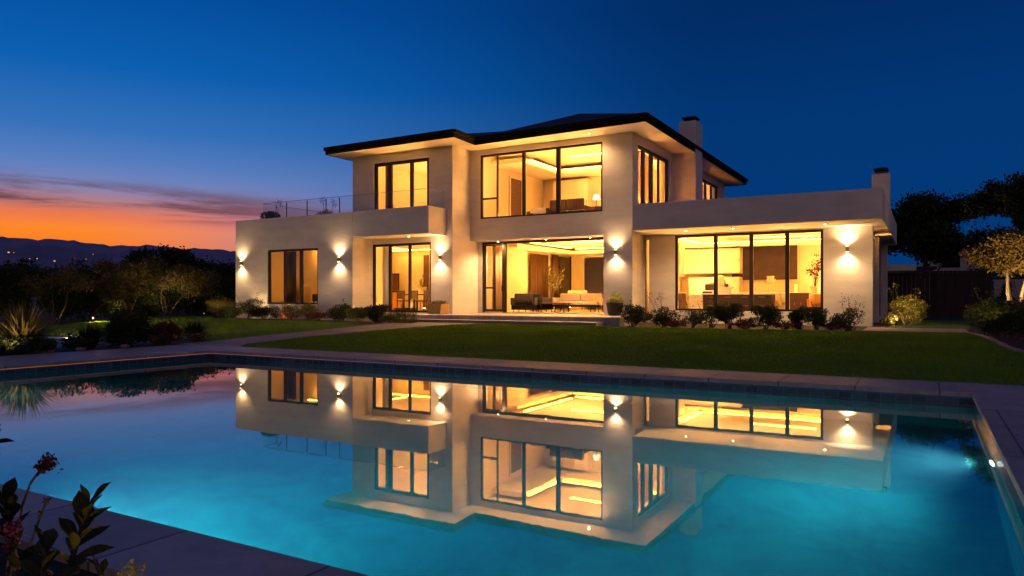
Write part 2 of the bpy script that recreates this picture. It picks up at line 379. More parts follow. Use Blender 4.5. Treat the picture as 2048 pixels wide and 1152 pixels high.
# flagstones, bluish, left of the pool
fl = [(-19.9, 10.2, .75), (-20.4, 11.1, .6), (-18.9, 10.9, .7), (-17.9, 10.0, .65), (-18.1, 11.5, .6), (-16.8, 10.9, .6), (-19.1, 9.4, .65), (-21.3, 10.4, .6), (-17.0, 9.3, .5), (-20.6, 9.4, .6)]
flm = mat('wet_bluestone', (.20, .22, .30), .22, .2, 3, .3, 8)
flab = ['nearest the clipped left edge', 'beside the lawn on the far side', 'in the middle of the group', 'closest to the grass clump', 'touching the lawn edge', 'rightmost behind the round dark shrub', 'low in front of the group', 'furthest left', 'between the two spiky plants', 'front left of the group']
for k, (x, y, s) in enumerate(fl):
    mb = MB(); n = 7; ring = [(x + s*random.uniform(.8, 1.1)*math.cos(i*2*math.pi/n), y + s*.8*random.uniform(.8, 1.1)*math.sin(i*2*math.pi/n)) for i in range(n)]
    z = gz(y) + .035
    mb.quad([(a, b, z) for a, b in ring])
    for i in range(n):
        a = ring[i]; b = ring[(i+1) % n]; mb.quad([(*a, z-.08), (*b, z-.08), (*b, z), (*a, z)])
    props(mb.build('flagstone', flm, bevel=.01), 'bluish wet flagstone ' + flab[k], 'flagstone', 'flagstones in the left bed')

# =====================================================================
# POOL
# =====================================================================
pool = thing('swimming_pool', 'large rectangular lit swimming pool with turquoise water in front of house', 'pool', ((PX0+PX1)/2, (PY0+PY1)/2, 0))
PO = Vector(pool.location)
def pb(mbx, name, m, **k):
    mbx.v = [(x-PO.x, y-PO.y, z) for x, y, z in mbx.v]; return mbx.build(name, m, pool, **k)
mb = MB(); z = .16
zb = .105; o = .03
mb.box(CX0, CX1, PY1-o, CY1, zb, z); mb.box(CX0, CX1, CY0, PY0+o, zb, z)
mb.box(CX0, PX0+o, PY0+o, PY1-o, zb, z); mb.box(PX1-o, CX1, PY0+o, PY1-o, zb, z)
pb(mb, 'coping', M['coping'])
plaster, pn, pbs = new_mat('pool_plaster')
tcn = pn.nodes.new('ShaderNodeTexCoord'); nn = pn.nodes.new('ShaderNodeTexNoise'); nn.inputs['Scale'].default_value = 1.3; nn.inputs['Detail'].default_value = 9; nn.inputs['Roughness'].default_value = .7; nn.inputs['Distortion'].default_value = .6
pn.links.new(tcn.outputs['Object'], nn.inputs['Vector']); cr = pn.nodes.new('ShaderNodeValToRGB')
cr.color_ramp.elements[0].position = .38; cr.color_ramp.elements[1].position = .64
cr.color_ramp.elements[0].color = (.001, .26, .31, 1); cr.color_ramp.elements[1].color = (.002, .47, .51, 1)
pn.links.new(nn.outputs['Fac'], cr.inputs[0]); pn.links.new(cr.outputs[0], pbs.inputs['Base Color']); pbs.inputs['Roughness'].default_value = .9
mb = MB(); D = -1.6
mb.quad([(PX0,PY0,D),(PX1,PY0,D),(PX1,PY1,D),(PX0,PY1,D)])
for a, b in (((PX0,PY0),(PX1,PY0)), ((PX1,PY0),(PX1,PY1)), ((PX1,PY1),(PX0,PY1)), ((PX0,PY1),(PX0,PY0))):
    mb.quad([(*a, D), (*b, D), (*b, .098), (*a, .098)])
pb(mb, 'basin', plaster)
tile = stone_mat('waterline_tile', (.03, .09, .14), (.08, .14, .17), .16, .085, .15, var=.35)
mb = MB(); q = .004
mb.box(PX0+q, PX1-q, PY1-.015, PY1-q, -.16, .098); mb.box(PX0+q, PX1-q, PY0+q, PY0+.015, -.16, .098)
mb.box(PX0+q, PX0+.015, PY0+.015, PY1-.015, -.16, .098); mb.box(PX1-.015, PX1-q, PY0+.015, PY1-.015, -.16, .098)
# tile texture must run on vertical faces: use a swizzled mapping
tn = tile.node_tree; mpn = [n for n in tn.nodes if n.type == 'MAPPING'][0]; tco = [n for n in tn.nodes if n.type == 'TEX_COORD'][0]
sx = tn.nodes.new('ShaderNodeSeparateXYZ'); cx = tn.nodes.new('ShaderNodeCombineXYZ'); ad = tn.nodes.new('ShaderNodeMath'); ad.operation = 'ADD'
tn.links.new(tco.outputs['Object'], sx.inputs[0]); tn.links.new(sx.outputs[0], ad.inputs[0]); tn.links.new(sx.outputs[1], ad.inputs[1])
tn.links.new(ad.outputs[0], cx.inputs[0]); tn.links.new(sx.outputs[2], cx.inputs[1]); tn.links.new(cx.outputs[0], mpn.inputs[0])
pb(mb, 'tile_band', tile)
# water
wm, wn, wb = new_mat('pool_water')
for n in list(wn.nodes):
    if n.type == 'BSDF_PRINCIPLED': wn.nodes.remove(n)
rf = wn.nodes.new('ShaderNodeBsdfRefraction'); rf.inputs['IOR'].default_value = 1.33; rf.inputs['Roughness'].default_value = .04; rf.inputs['Color'].default_value = (.75, .95, 1, 1)
gl = wn.nodes.new('ShaderNodeBsdfGlossy'); gl.inputs['Roughness'].default_value = 0.012
fr = wn.nodes.new('ShaderNodeFresnel'); fr.inputs['IOR'].default_value = 1.33
pw = wn.nodes.new('ShaderNodeMath'); pw.operation = 'POWER'; pw.inputs[1].default_value = .48; wn.links.new(fr.outputs[0], pw.inputs[0])
mx = wn.nodes.new('ShaderNodeMixShader'); wn.links.new(pw.outputs[0], mx.inputs[0]); wn.links.new(rf.outputs[0], mx.inputs[1]); wn.links.new(gl.outputs[0], mx.inputs[2])
wn.links.new(mx.outputs[0], wn.nodes['Material Output'].inputs['Surface'])
t2 = wn.nodes.new('ShaderNodeTexCoord'); n2 = wn.nodes.new('ShaderNodeTexNoise'); n2.inputs['Scale'].default_value = 1.7; n2.inputs['Detail'].default_value = 5
wn.links.new(t2.outputs['Object'], n2.inputs['Vector'])
bp = wn.nodes.new('ShaderNodeBump'); bp.inputs['Strength'].default_value = .09; bp.inputs['Distance'].default_value = .004
wn.links.new(n2.outputs['Fac'], bp.inputs['Height'])
for s in (rf, gl, fr): wn.links.new(bp.outputs[0], s.inputs['Normal'])
vol = wn.nodes.new('ShaderNodeVolumePrincipled'); vol.inputs['Color'].default_value = (.16, .84, 1, 1); vol.inputs['Density'].default_value = .085; vol.inputs['Anisotropy'].default_value = .1
wn.links.new(vol.outputs[0], wn.nodes['Material Output'].inputs['Volume'])
mb = MB(); q = -.01; mb.box(PX0+q, PX1-q, PY0+q, PY1-q, -1.62, 0)
wo = mb.build('water', wm); props(wo, 'calm turquoise pool water mirroring the lit house', 'water', kind='structure')

def pool_light(loc, d, power, label):
    t = thing('pool_light', label, 'pool light', loc, 0, 'underwater pool lights'); d = Vector(d).normalized()
    MB().tube((0,0,0), d*.03, .11, .10, 20).build('ring', M['white'], t)
    MB().tube(d*.03, d*.036, .075, .07, 20).build('lens', M['poollens'], t)
    dd = Vector((d.x, d.y, -.12))
    spot('pool_spot', d*.12, dd, power, 158, (.8, 1, 1), 1, .06, t)
POOL = [((PX1-.005, 6.9, -.34), (-1, -.12, 0), 300, 'round underwater lamp glowing white on the right pool wall'),
        ((-4.6, PY0+.005, -.55), (0, 1, 0), 340, 'underwater lamp below the near edge behind the foreground plants'),
        ((-.9, PY0+.005, -.55), (0, 1, 0), 90, 'underwater lamp below the near edge at the right corner'),
        ((PX0+.005, 5.2, -.5), (1, 0, 0), 70, 'underwater lamp on the far left pool wall')]
for a in POOL: pool_light(*a)

# =====================================================================
# HOUSE
# =====================================================================
house = thing('modern_house', 'two storey cream stucco house with dark hipped roof and lit windows', 'house', (0, 0, 0))
def hp(mbx, name, m, parent=None, **k): return mbx.build(name, m, parent or house, **k)
A_, B_, C_, Dr, W_ = 22.5, 23.7, 25.0, 25.6, 26.2
# --- outer walls (each volume a part)
wA = MB()
wA.panel('x', -27.5, -20.42, .1, 4.77, A_, A_+.25, [(-25.42, -22.35, .96, 3.36)])
wA.panel('y', A_+.25, 31, .1, 4.77, -27.5, -27.25)
wA.panel('y', A_+.25, B_-.003, .1, 3.72, -20.67, -20.42)
wA.box(-27.25, -21.52, A_+.25, 31, 4.35, 4.5)
wA.panel('x', -27.25, -21.52, .1, 4.77, 30.75, 31)
hp(wA, 'wall', M['stucco'])
bal = MB(); bal.box(-20.418, -16.57, A_, B_-.003, 3.72, 4.79)
hp(bal, 'balcony', M['stucco'], bevel=.015)
wB = MB()
wB.panel('x', -21.5, -16.28, .1, 7.3, B_, B_+.25, [(-20.42, -17.33, .64, 3.5), (-20.31, -17.43, 4.83, 6.93)])
wB.panel('y', B_+.25, 26, .1, 7.3, -16.53, -16.28)
wB.panel('y', B_+.25, 39, 4.6, 7.3, -21.5, -21.25)
hp(wB, 'wall', M['stucco'])
sideY = lambda px: -9.25 / rr(px)
y0s, y1s = sideY(1276), sideY(1338); y2s, y3s = 34.2, 37.6
wC = MB()
wC.panel('x', -16.275, -9.25, .1, 7.3, C_, C_+.3, [(-15.81, -10.42, 4.46, 7.07), (-16.28, -10.38, 0, 3.58)])
wC.panel('y', C_+.3, 38.9, .1, 7.3, -9.5, -9.25, [(y0s, y1s, 4.7, 6.97), (y2s, y3s, 4.7, 6.97)])
wC.panel('x', -21.25, -9.5, .1, 7.3, 38.6, 38.9)
wC.box(-16.275, -10.38, C_+.3, Dr+.12, 3.56, 3.8)
wC.panel('x', -16.275, -16.07, .1, 3.56, Dr-.02, Dr+.2)
hp(wC, 'wall', M['stucco'])
wW = MB()
wW.panel('x', -9.245, -1.65, .1, 3.588, W_, W_+.25, [(-9.2, -9.03, .6, 3.45), (-8.04, -2.96, .77, 3.55)])
wW.panel('y', W_+.25, 40, .1, 3.588, -1.9, -1.65, [(27.0, 30.6, .45, 3.5), (33.0, 35.5, .45, 3.5)])
wW.panel('x', -9.245, -1.9, .1, 3.588, 39.75, 40)
hp(wW, 'wall', M['stucco'])
sl = [(-8.88, 24.0), (-1.09, 24.0), (-1.09, 36.5), (-9.245, 36.5), (-9.245, 25.305), (-8.88, 25.305)]
slab = MB(); slab.quad([(x, y, 3.59) for x, y in sl]); slab.quad([(x, y, 4.51) for x, y in sl])
for i in range(6): a = sl[i]; b = sl[(i+1) % 6]; slab.quad([(*a, 3.59), (*b, 3.59), (*b, 4.51), (*a, 4.51)])
hp(slab, 'roof_slab', M['stucco'], bevel=.02)
# grey pilasters on the right side wall
for a, b, c in ((-1.48, 26.2, 26.75), (-1.52, 30.7, 31.1), (-1.45, 35.9, 36.3)): hp(MB().box(-1.648, a, b, c, .3, 3.585), 'pilaster', M['stucco'])
# --- main roof: soffit, fascia, hipped shingle top
eave = [(-21.98, 22.55), (-15.35, 22.45), (-15.45, 24.05), (-8.3, 23.7), (-8.3, 39.8), (-21.98, 39.8)]
sof = MB(); sof.quad([(x, y, 7.29) for x, y in eave]); hp(sof, 'soffit', M['soffit'])
fas = MB(); n = len(eave); zt = 7.56
for i in range(n):
    a = eave[i]; b = eave[(i+1) % n]
    fas.quad([(*a, 7.27), (*b, 7.27), (*b, zt), (*a, zt)])
    ax, ay = a; bx, by = b
hp(fas, 'fascia', M['fascia'])
# gutter lip proud of the fascia
gut = MB()
for i in range(n):
    a = Vector((*eave[i], 0)); b = Vector((*eave[(i+1) % n], 0)); d = (b-a).normalized(); nr = Vector((d.y, -d.x, 0)); Ln = (b-a).length
    m = Matrix.Translation((a.x, a.y, 0)) @ Matrix.Rotation(math.atan2(d.y, d.x), 4, 'Z')
    gut.box(-.02, Ln+.02, -.09, -.004, 7.44, 7.57, m)
hp(gut, 'gutter', M['fascia'])
rf_ = MB(); zt = 7.555; rz = Zh(1160, 227, 30)
rid1 = (U(1160, 30), 30, rz); e = [(*p, zt) for p in eave]
# rear body hipped; the front-left bay has its own low hip
rf_.quad([e[2], e[3], rid1, (-15.4, 31, rz-.25)])
rf_.quad([e[3], e[4], rid1]); rf_.quad([e[4], e[5], (-15.4, 31, rz-.25), rid1])
bay = (-18.85, 26.6, 8.55); bayb = (-18.85, 31, 8.55)
rf_.quad([e[0], e[1], bay]); rf_.quad([e[1], e[2], (-15.4, 31, rz-.25), bay]); rf_.quad([e[0], bay, (-15.4, 31, rz-.25), e[5]])
hp(rf_, 'roof', M['roof'])
# --- chimneys
def chimney(x0, x1, y0, y1, z0, z1, capw, label):
    c = MB(); c.box(x0, x1, y0, y1, z0, z1); co_ = hp(c, 'chimney', M['stucco'], bevel=.012); co_['label'] = label
    k = MB(); mx_ = (x0+x1)/2; my = (y0+y1)/2
    k.box(mx_-capw*.42, mx_+capw*.42, my-.3, my+.3, z1+.02, z1+.06)
    for sx_ in (-1, 1):
        for sy in (-1, 1): k.box(mx_+sx_*capw*.36-.02, mx_+sx_*capw*.36+.02, my+sy*.24-.02, my+sy*.24+.02, z1+.06, z1+.17)
    k.box(mx_-capw*.5, mx_+capw*.5, my-.36, my+.36, z1+.17, z1+.215)
    k.box(mx_-capw*.3, mx_+capw*.3, my-.2, my+.2, z1+.215, z1+.26)
    k.build('chimney_cap', M['black'], co_)
cb = MB(); cb.box(-9.248, -8.25, 29.8, 30.8, 4.512, 7.285); hp(cb, 'chimney_breast', M['stucco'])
chimney(-8.97, -8.25, 29.803, 30.8, 7.287, 8.62, .6, 'taller chimney rising past the main roof edge')
chimney(-1.78, -1.16, 31.0, 31.8, 4.515, 6.0, .5, 'small chimney on the right wing')
# --- small canopies
hp(MB().box(-28.35, -27.504, 23.3, 26, 3.95, 4.12), 'canopy', M['fascia'])
hp(MB().box(-1.64, -.35, 36.6, 39.5, 2.45, 2.72), 'canopy', M['white'])
# --- windows
def window(axis, a0, a1, z0, z1, p, mull=(), trans=(), fw=.09, d=.09, out=-1, glass=True, name='window', skip_bottom=False, panes=None, label=None):
    f = MB()
    P0, P1 = (p, p+d) if out < 0 else (p-d, p)
    def bx(a, b, c, e2):
        if axis == 'x': f.box(a, b, P0, P1, c, e2)
        else: f.box(P0, P1, a, b, c, e2)
    bx(a0, a0+fw, z0, z1); bx(a1-fw, a1, z0, z1); bx(a0+fw, a1-fw, z1-fw, z1)
    if not skip_bottom: bx(a0+fw, a1-fw, z0, z0+fw*.8)
    zb_ = z0 if skip_bottom else z0+fw*.8
    for (c, wd) in mull: bx(c-wd/2, c+wd/2, zb_, z1-fw)
    for (b0, b1, zz) in trans:
        if axis == 'x': f.box(b0, b1, P0+.003, P1-.003, zz-.035, zz+.035)
        else: f.box(P0+.003, P1-.003, b0, b1, zz-.035, zz+.035)
    o = hp(f, name, M['bronze'])
    if label: o['label'] = label
    if glass:
        g0, g1 = panes or (a0, a1); pm = (P0+P1)/2
        if axis == 'x': q = [(g0+.01, pm, z0+.01), (g1-.01, pm, z0+.01), (g1-.01, pm, z1-.01), (g0+.01, pm, z1-.01)]
        else: q = [(pm, g0+.01, z0+.01), (pm, g1-.01, z0+.01), (pm, g1-.01, z1-.01), (pm, g0+.01, z1-.01)]
        MB().quad(q).build('pane', M['glass'], o)
    return o
uA = lambda px: U(px, A_); uB = lambda px: U(px, B_); uC = lambda px: U(px, C_); uW = lambda px: U(px, W_)
window('x', -25.42, -22.35, .96, 3.36, A_+.05, [(uA(568), .14), (uA(600), .14)], label='dim amber ground floor window of the left wing')
window('x', -20.42, -17.33, .64, 3.5, B_+.06, [(uB(778), .13), (uB(817), .1)], fw=.1, name='glass_door', label='three panel glass door below the balcony')
window('x', -20.31, -17.43, 4.83, 6.93, B_+.05, [(uB(778.5), .19), (uB(821.5), .15)], fw=.13, label='upper window above the balcony')
window('x', -15.81, -10.42, 4.46, 7.07, C_+.05, [(uC(993), .05), (uC(1046), .13), (uC(1115), .17)], [(-15.72, uC(993)-.025, Zh(975, 397, C_))], fw=.08, label='large four light upper window')
fr_ = window('x', -16.07, -10.36, .64, 3.555, Dr, [(U(1009, Dr), .15)], fw=.1, skip_bottom=True, glass=False, name='door_frame')
dl = MB(); xa, xb = -15.97, U(1009, Dr)-.075; xm = U(988, Dr)
dl.box(xa, xa+.05, Dr+.02, Dr+.07, .66, 3.44); dl.box(xb-.05, xb, Dr+.02, Dr+.07, .66, 3.44); dl.box(xa+.05, xb-.05, Dr+.02, Dr+.07, 3.39, 3.44); dl.box(xa+.05, xb-.05, Dr+.02, Dr+.07, .66, .76)
dl.box(xm-.05, xm+.05, Dr+.02, Dr+.07, .76, 3.39); dl.box(xa+.05, xm-.05, Dr+.023, Dr+.067, 1.62, 1.68)
dlo = hp(dl, 'sliding_door', M['bronze']); MB().quad([(xa, Dr+.045, .68), (xb, Dr+.045, .68), (xb, Dr+.045, 3.42), (xa, Dr+.045, 3.42)]).build('pane', M['glass'], dlo)
MB().box(xb-.045, xb-.02, Dr-.03, Dr+.02, 1.5, 1.75).build('handle', M['black'], dlo)
window('x', -8.04, -2.96, .77, 3.55, W_+.05, [(uW(1430.5), .13), (uW(1502), .13), (uW(1574), .13)], fw=.09, label='wide four light kitchen window of the right wing')
window('x', -9.2, -9.03, .6, 3.45, W_+.05, fw=.02, label='narrow slot window beside the pillar')
window('y', y0s, y1s, 4.7, 6.97, -9.3, [(sideY(1290), .22), (sideY(1306), .26), (sideY(1321), .07)], fw=.12, out=1, label='upper side window above the right wing roof')
window('y', y2s, y3s, 4.7, 6.97, -9.3, [(35.4, .14), (36.5, .14)], fw=.12, out=1, label='rear upper side window behind the chimney')
window('y', 27.0, 30.6, .45, 3.5, -1.7, [(28.2, .12), (29.4, .12)], fw=.08, out=1, label='tall glass on the right side wall')
window('y', 33.0, 35.5, .45, 3.5, -1.7, [(34.2, .1)], fw=.08, out=1, label='rear tall glass on the right side wall')
# --- glass balustrade (parts of the house)
rl = thing('balustrade', None, None); rl.parent = house
del_ = [k for k in ('label', 'category') if k in rl.keys()]
for (x0, x1) in [(-25.85, -25.32), (-25.3, -23.1), (-23.08, -20.9), (-20.88, -18.7), (-18.68, -16.63)]:
    hp(MB().box(x0, x1, 22.62, 22.632, 4.79, 5.46), 'glass_panel', M['railglass'], rl)
hp(MB().box(-16.642, -16.63, 22.66, 23.68, 4.79, 5.46), 'glass_panel', M['railglass'], rl)
for yy in ((22.66, 25.3), (25.32, 28)): hp(MB().box(-25.862, -25.85, yy[0], yy[1], 4.79, 5.46), 'glass_panel', M['railglass'], rl)
hp(MB().box(-25.85, -16.62, 22.615, 22.637, 5.462, 5.474).box(-16.647, -16.625, 22.65, 23.69, 5.462, 5.474).box(-25.86, -25.84, 22.65, 28, 5.462, 5.474), 'handrail', M['railcap'], rl)
for px in (568, 609, 647, 674): hp(MB().box(uA(px)-.016, uA(px)+.016, 22.64, 22.67, 4.5, 5.44), 'post', M['railcap'], rl)
# --- interior shells (rooms)
def room(x0, x1, y0, y1, z0, z1, back=(), left=(), wallm='inner', zc=None, nofront=True, right=()):
    q = MB(); t = .08
    q.panel('x', x0, x1, z0, z1, y1, y1+t, back)
    q.panel('y', y0, y1, z0, z1, x0-t, x0, left)
    q.panel('y', y0, y1, z0, z1, x1, x1+t, right)
    hp(q, 'interior_wall', M[wallm])
    hp(MB().box(x0-t, x1+t, y0-.04, y1+t, z1, z1+.045), 'ceiling', M['ceil'])
    hp(MB().box(x0-t, x1+t, y0-.18, y1+t, z0-.12, z0), 'floor', M['floor_in'])
room(-27.15, -21.65, 22.8, 25.55, .68, 3.68)
q = MB(); q.panel('y', 24.0, 25.75, .64, 3.64, -21.18, -21.1); q.panel('x', -24.3, -21.18, .64, 3.64, 25.67, 25.75); q.panel('y', 25.75, 29, .64, 3.64, -24.38, -24.3); q.panel('x', -24.3, -16.65, .64, 3.64, 29, 29.08); q.panel('y', 24.0, 29, .64, 3.64, -16.65, -16.57)
hp(q, 'interior_wall', M['inner'])
hp(MB().box(-21.18, -16.57, 23.96, 25.67, 3.64, 3.69).box(-24.38, -16.57, 25.67, 29.08, 3.64, 3.69), 'ceiling', M['ceil'])
hp(MB().box(-21.18, -16.57, 23.82, 25.67, .52, .64).box(-24.38, -16.57, 25.67, 29.08, .52, .64), 'floor', M['floor_in'])
room(-15.98, -9.62, 25.75, 34, .64, 3.72, back=[(-15.2, -11.4, .64, 3.3)])
room(-9.2, -1.98, 26.5, 31, .6, 3.54, right=[(27.0, 30.6, .6, 3.5)])
room(-21.1, -16.65, 24.0, 29.0, 4.6, 7.15)
room(-15.98, -9.6, 25.35, 31, 4.3, 7.2, right=[(y0s, y1s, 4.7, 6.97)])
room(-15.5, -9.6, 33, 38.4, 4.5, 7.15, right=[(y2s, y3s, 4.7, 6.97)])
# tray ceiling ring with cove in the upper room: a lowered border
tr = MB(); tr.box(-15.98, -14.4, 26.2, 31, 6.86, 7.06); tr.box(-14.4, -9.6, 29.4, 31, 6.86, 7.06)
hp(tr, 'ceiling_border', M['ceil'])
tr = MB(); tr.box(-15.9, -9.1-.0, 28.9+.6, 31, 3.3, 3.46).box(-9.1, -8.3, 26.9, 29.5, 3.3, 3.46); 
hp(MB().box(-9.1, -1.98, 30.1, 31, 3.36, 3.5).box(-9.1, -8.2, 26.9, 30.1, 3.36, 3.5), 'ceiling_border', M['ceil'])
hp(MB().box(-15.98, -9.62, 32.6, 34, 3.42, 3.56).box(-15.98, -15.2, 27, 32.6, 3.42, 3.56), 'ceiling_border', M['ceil'])

def ceiling_strip(x0, x1, y0, y1, z, label):
    t = thing('ceiling_light', label, 'ceiling light', ((x0+x1)/2, (y0+y1)/2, z), 0, 'lit cove strips inside the house')
    hx, hy = (x1-x0)/2, (y1-y0)/2
    MB().box(-hx-.02, hx+.02, -hy-.02, hy+.02, 0, .03).build('housing', M['white'], t)
    MB().box(-hx, hx, -hy, hy, -.025, -.002).build('diffuser', M['cove'], t)
ceiling_strip(-14.36, -14.22, 26.4, 29.2, 6.98, 'glowing cove strip on the left of the upper room ceiling')
ceiling_strip(-14.1, -9.8, 29.2, 29.34, 6.98, 'glowing cove strip along the rear of the upper room ceiling')
ceiling_strip(-12.9, -11.4, 27.4, 27.52, 7.16, 'short light bar in the middle of the upper room ceiling')
ceiling_strip(-14.9, -9.9, 32.3, 32.5, 3.66, 'cove strip at the back of the living room ceiling')
ceiling_strip(-13.4, -10.2, 28.6, 28.8, 3.68, 'long light bar across the living room ceiling')
ceiling_strip(-15.0, -14.85, 27.2, 31.8, 3.66, 'cove strip on the left side of the living room ceiling')
ceiling_strip(-8.0, -2.3, 29.85, 30.0, 3.505, 'cove strip at the back of the kitchen ceiling')
ceiling_strip(-8.12, -7.98, 27.2, 29.7, 3.505, 'cove strip above the kitchen cabinets')
ceiling_strip(-5.6, -3.4, 28.0, 28.14, 3.505, 'short light bar over the kitchen island')
ceiling_strip(-23.4, -17.8, 28.4, 28.5, 3.6, 'cove strip at the back of the dining room ceiling')
ceiling_strip(-22.0, -21.9, 26.2, 28, 3.6, 'cove strip on the left of the dining room ceiling')
ceiling_strip(-18.6, -17.0, 26.2, 26.32, 7.11, 'light bar on the ceiling behind the balcony window')
ceiling_strip(-20.2, -18.8, 27.4, 27.52, 7.11, 'light bar deeper in the room behind the balcony window')
ceiling_strip(-13.5, -10.5, 35.4, 35.6, 7.11, 'light bar in the rear upper room')
ceiling_strip(-25.6, -22.4, 25.1, 25.22, 3.64, 'small dim light bar in the left wing room')

def added_uplight(x, y, z, p, label, d=(0, -.6, 1), col=(1, .47, .11), ang=160):  # added lamps, mostly out of view, to brighten soffits, terrace and ceilings
    p = p*1.9
    t = thing('added_uplight', label, 'added light', (x, y, z), 0, 'uplights added behind the windows')
    MB().lathe([(.10, 0), (.10, .02), (.02, .03)], k=16).build('base', M['brass'], t)
    MB().lathe([(.02, .03), (.03, .08), (.075, .16)], k=16).build('shade', M['brass'], t)
    MB().lathe([(.06, .162), (.055, .166)], k=16).build('lens', M['lamp'], t)
    spot('up_spot', (0, 0, .20), d, p, ang, col, 1, .16, t)
added_uplight(-14.6, 25.75, 4.3, 260, 'added uplight below the left part of the large upper window')
added_uplight(-12.6, 25.75, 4.3, 260, 'added uplight below the middle of the large upper window')
added_uplight(-10.9, 25.75, 4.3, 260, 'added uplight below the right end of the large upper window')
added_uplight(-19.6, 24.5, 4.6, 200, 'added uplight below the left of the balcony window')
added_uplight(-18.0, 24.5, 4.6, 200, 'added uplight below the right of the balcony window')
added_uplight(-10.0, 26.9, 4.3, 260, 'added uplight at the front of the upper side window', (.45, 0, 1))
added_uplight(-10.0, 28.4, 4.3, 260, 'added uplight at the rear of the upper side window', (.45, 0, 1))
added_uplight(-10.0, 35.2, 4.5, 220, 'added uplight at the rear side window', (.45, 0, 1))
added_uplight(-10.0, 36.8, 4.5, 220, 'added uplight in the rear corner room', (.45, 0, 1))
added_uplight(-7.4, 26.9, .6, 260, 'added uplight below the left kitchen pane')
added_uplight(-5.4, 26.9, .6, 260, 'added uplight below the middle of the kitchen window')
added_uplight(-3.5, 26.9, .6, 260, 'added uplight below the right kitchen pane')
added_uplight(-20.1, 24.4, .64, 170, 'added uplight at the left of the glass door')
added_uplight(-18.2, 24.4, .64, 170, 'added uplight behind the glass door planting')
added_uplight(-22.2, 24.9, .68, 90, 'added uplight in the dim left wing room', (-.2, 0, 1))
added_uplight(-12.0, 28.6, 4.3, 480, 'added uplight deep in the large upper room', (0, 0, 1))
added_uplight(-14.2, 30.2, .64, 640, 'added uplight at the back of the living room', (0, -.1, 1))
added_uplight(-11.2, 29.4, .64, 640, 'added uplight behind the sofa in the living room', (0, -.1, 1))
added_uplight(-7.6, 29.7, .6, 480, 'added uplight behind the kitchen island', (0, -.1, 1))
added_uplight(-2.6, 30.4, .6, 480, 'added uplight in the far right kitchen corner', (0, -.1, 1))
added_uplight(-5.0, 30.55, .6, 480, 'added uplight behind the long white sofa', (0, -.1, 1))
added_uplight(-18.2, 28.2, .64, 450, 'added uplight at the back of the dining room', (0, 0, 1))
added_uplight(-18.6, 27.4, 4.6, 380, 'added uplight deep in the room behind the balcony', (0, 0, 1))
added_uplight(-9.95, 26.2, .64, 420, 'added uplight hidden behind the living room pillar', (-.6, -.9, .9), ang=150)
# =====================================================================
# TERRACE
# =====================================================================
te = MB(); te.box(-21.0, -9.0, 22.0, 25.85, .1, .60)
t_ = thing('terrace', 'raised pale stone terrace with a lower step in front of living room', 'terrace', (-14, 22.5, 0))
def tp(mbx, name, m, **k):
    mbx.v = [(x+14, y-22.5, z) for x, y, z in mbx.v]; return mbx.build(name, m, t_, **k)
te = MB(); te.box(-20.41, -8.6, 22.05, 23.69, .1, .60); te.box(-16.27, -9.26, 23.69, 24.99, .1, .60)
te.box(-16.27, -10.39, 24.99, 25.56, .1, .60); tp(te, 'deck', M['terrace'], bevel=.012)
tp(MB().box(-18.2, -9.1, 21.3, 22.047, .1, .45), 'step', M['terrace'], bevel=.012)

# =====================================================================
# WALL LAMPS, DOWNLIGHTS, GARDEN SPOTS
# =====================================================================
def wall_lamp(x, y, z, p, label):
    t = thing('wall_lamp', label, 'wall lamp', (x, y, z), 0, 'up and down wall lamps on the facade')
    MB().box(-.035, .035, -.03, 0, -.05, .05).build('bracket', M['brass'], t)
    MB().tube((0, -.085, -.09), (0, -.085, .09), .05, .05, 20).build('body', M['brass'], t, bevel=.004)
    MB().tube((0, -.085, .091), (0, -.085, .094), .04, .04, 16).tube((0, -.085, -.094), (0, -.085, -.091), .04, .04, 16).build('lens', M['lamp'], t)
    spot('up_spot', (0, -.14, .11), (0, .12, 1), p, 130, (1, .63, .30), 1, .04, t)
    spot('down_spot', (0, -.14, -.11), (0, .10, -1), p*1.15, 124, (1, .63, .30), 1, .04, t)
WL = 92
wall_lamp(-27.05, A_, 2.80, WL, 'brass up and down lamp at the far left corner of the house')
wall_lamp(-21.11, A_, 2.83, WL, 'up and down wall lamp between left window and balcony recess')
wall_lamp(-16.84, B_, 2.85, WL, 'up and down wall lamp above the square planter')
wall_lamp(-9.87, C_, 2.91, WL, 'up and down wall lamp on the pillar above the dark pot')
wall_lamp(-2.22, W_, 2.85, WL*1.25, 'up and down wall lamp right of the kitchen window')
def downlight(x, y, z, p, label, ang=150):
    p *= 1.3; t = thing('downlight', label, 'downlight', (x, y, z), 0, 'recessed soffit downlights'); p = p*12
    MB().lathe([(.07, -.002), (.07, -.02), (.045, -.024)]).build('trim', M['white'], t)
    MB().lathe([(.035, -.026), (.03, -.03)]).build('lens', M['lamp'], t)
    spot('down_spot', (0, 0, -.06), (0, 0, -1), p, ang, (1, .6, .25), .8, .03, t)
downlight(U(1178, 24.4), 24.4, 7.29, 10, 'downlight under the main eave above the large upper window')
downlight(U(818, 23.1), 23.1, 3.72, 16, 'downlight under the balcony above the glass door')
downlight(U(1372, 24.7), 24.7, 3.59, 15, 'downlight at the left end of the right wing soffit')
downlight(U(1466, 24.7), 24.7, 3.59, 15, 'second downlight from the left in the right wing soffit')
downlight(U(1650, 24.7), 24.7, 3.59, 10, 'downlight above the right wing pillar')
downlight(-13.0, 25.42, 3.56, 26, 'downlight in the middle of the lintel over the open living room')
downlight(-15.2, 25.42, 3.56, 22, 'added downlight at the left end of the living room lintel')  # this and the next are extras added to brighten the terrace
downlight(-11.1, 25.42, 3.56, 22, 'added downlight at the right end of the living room lintel')
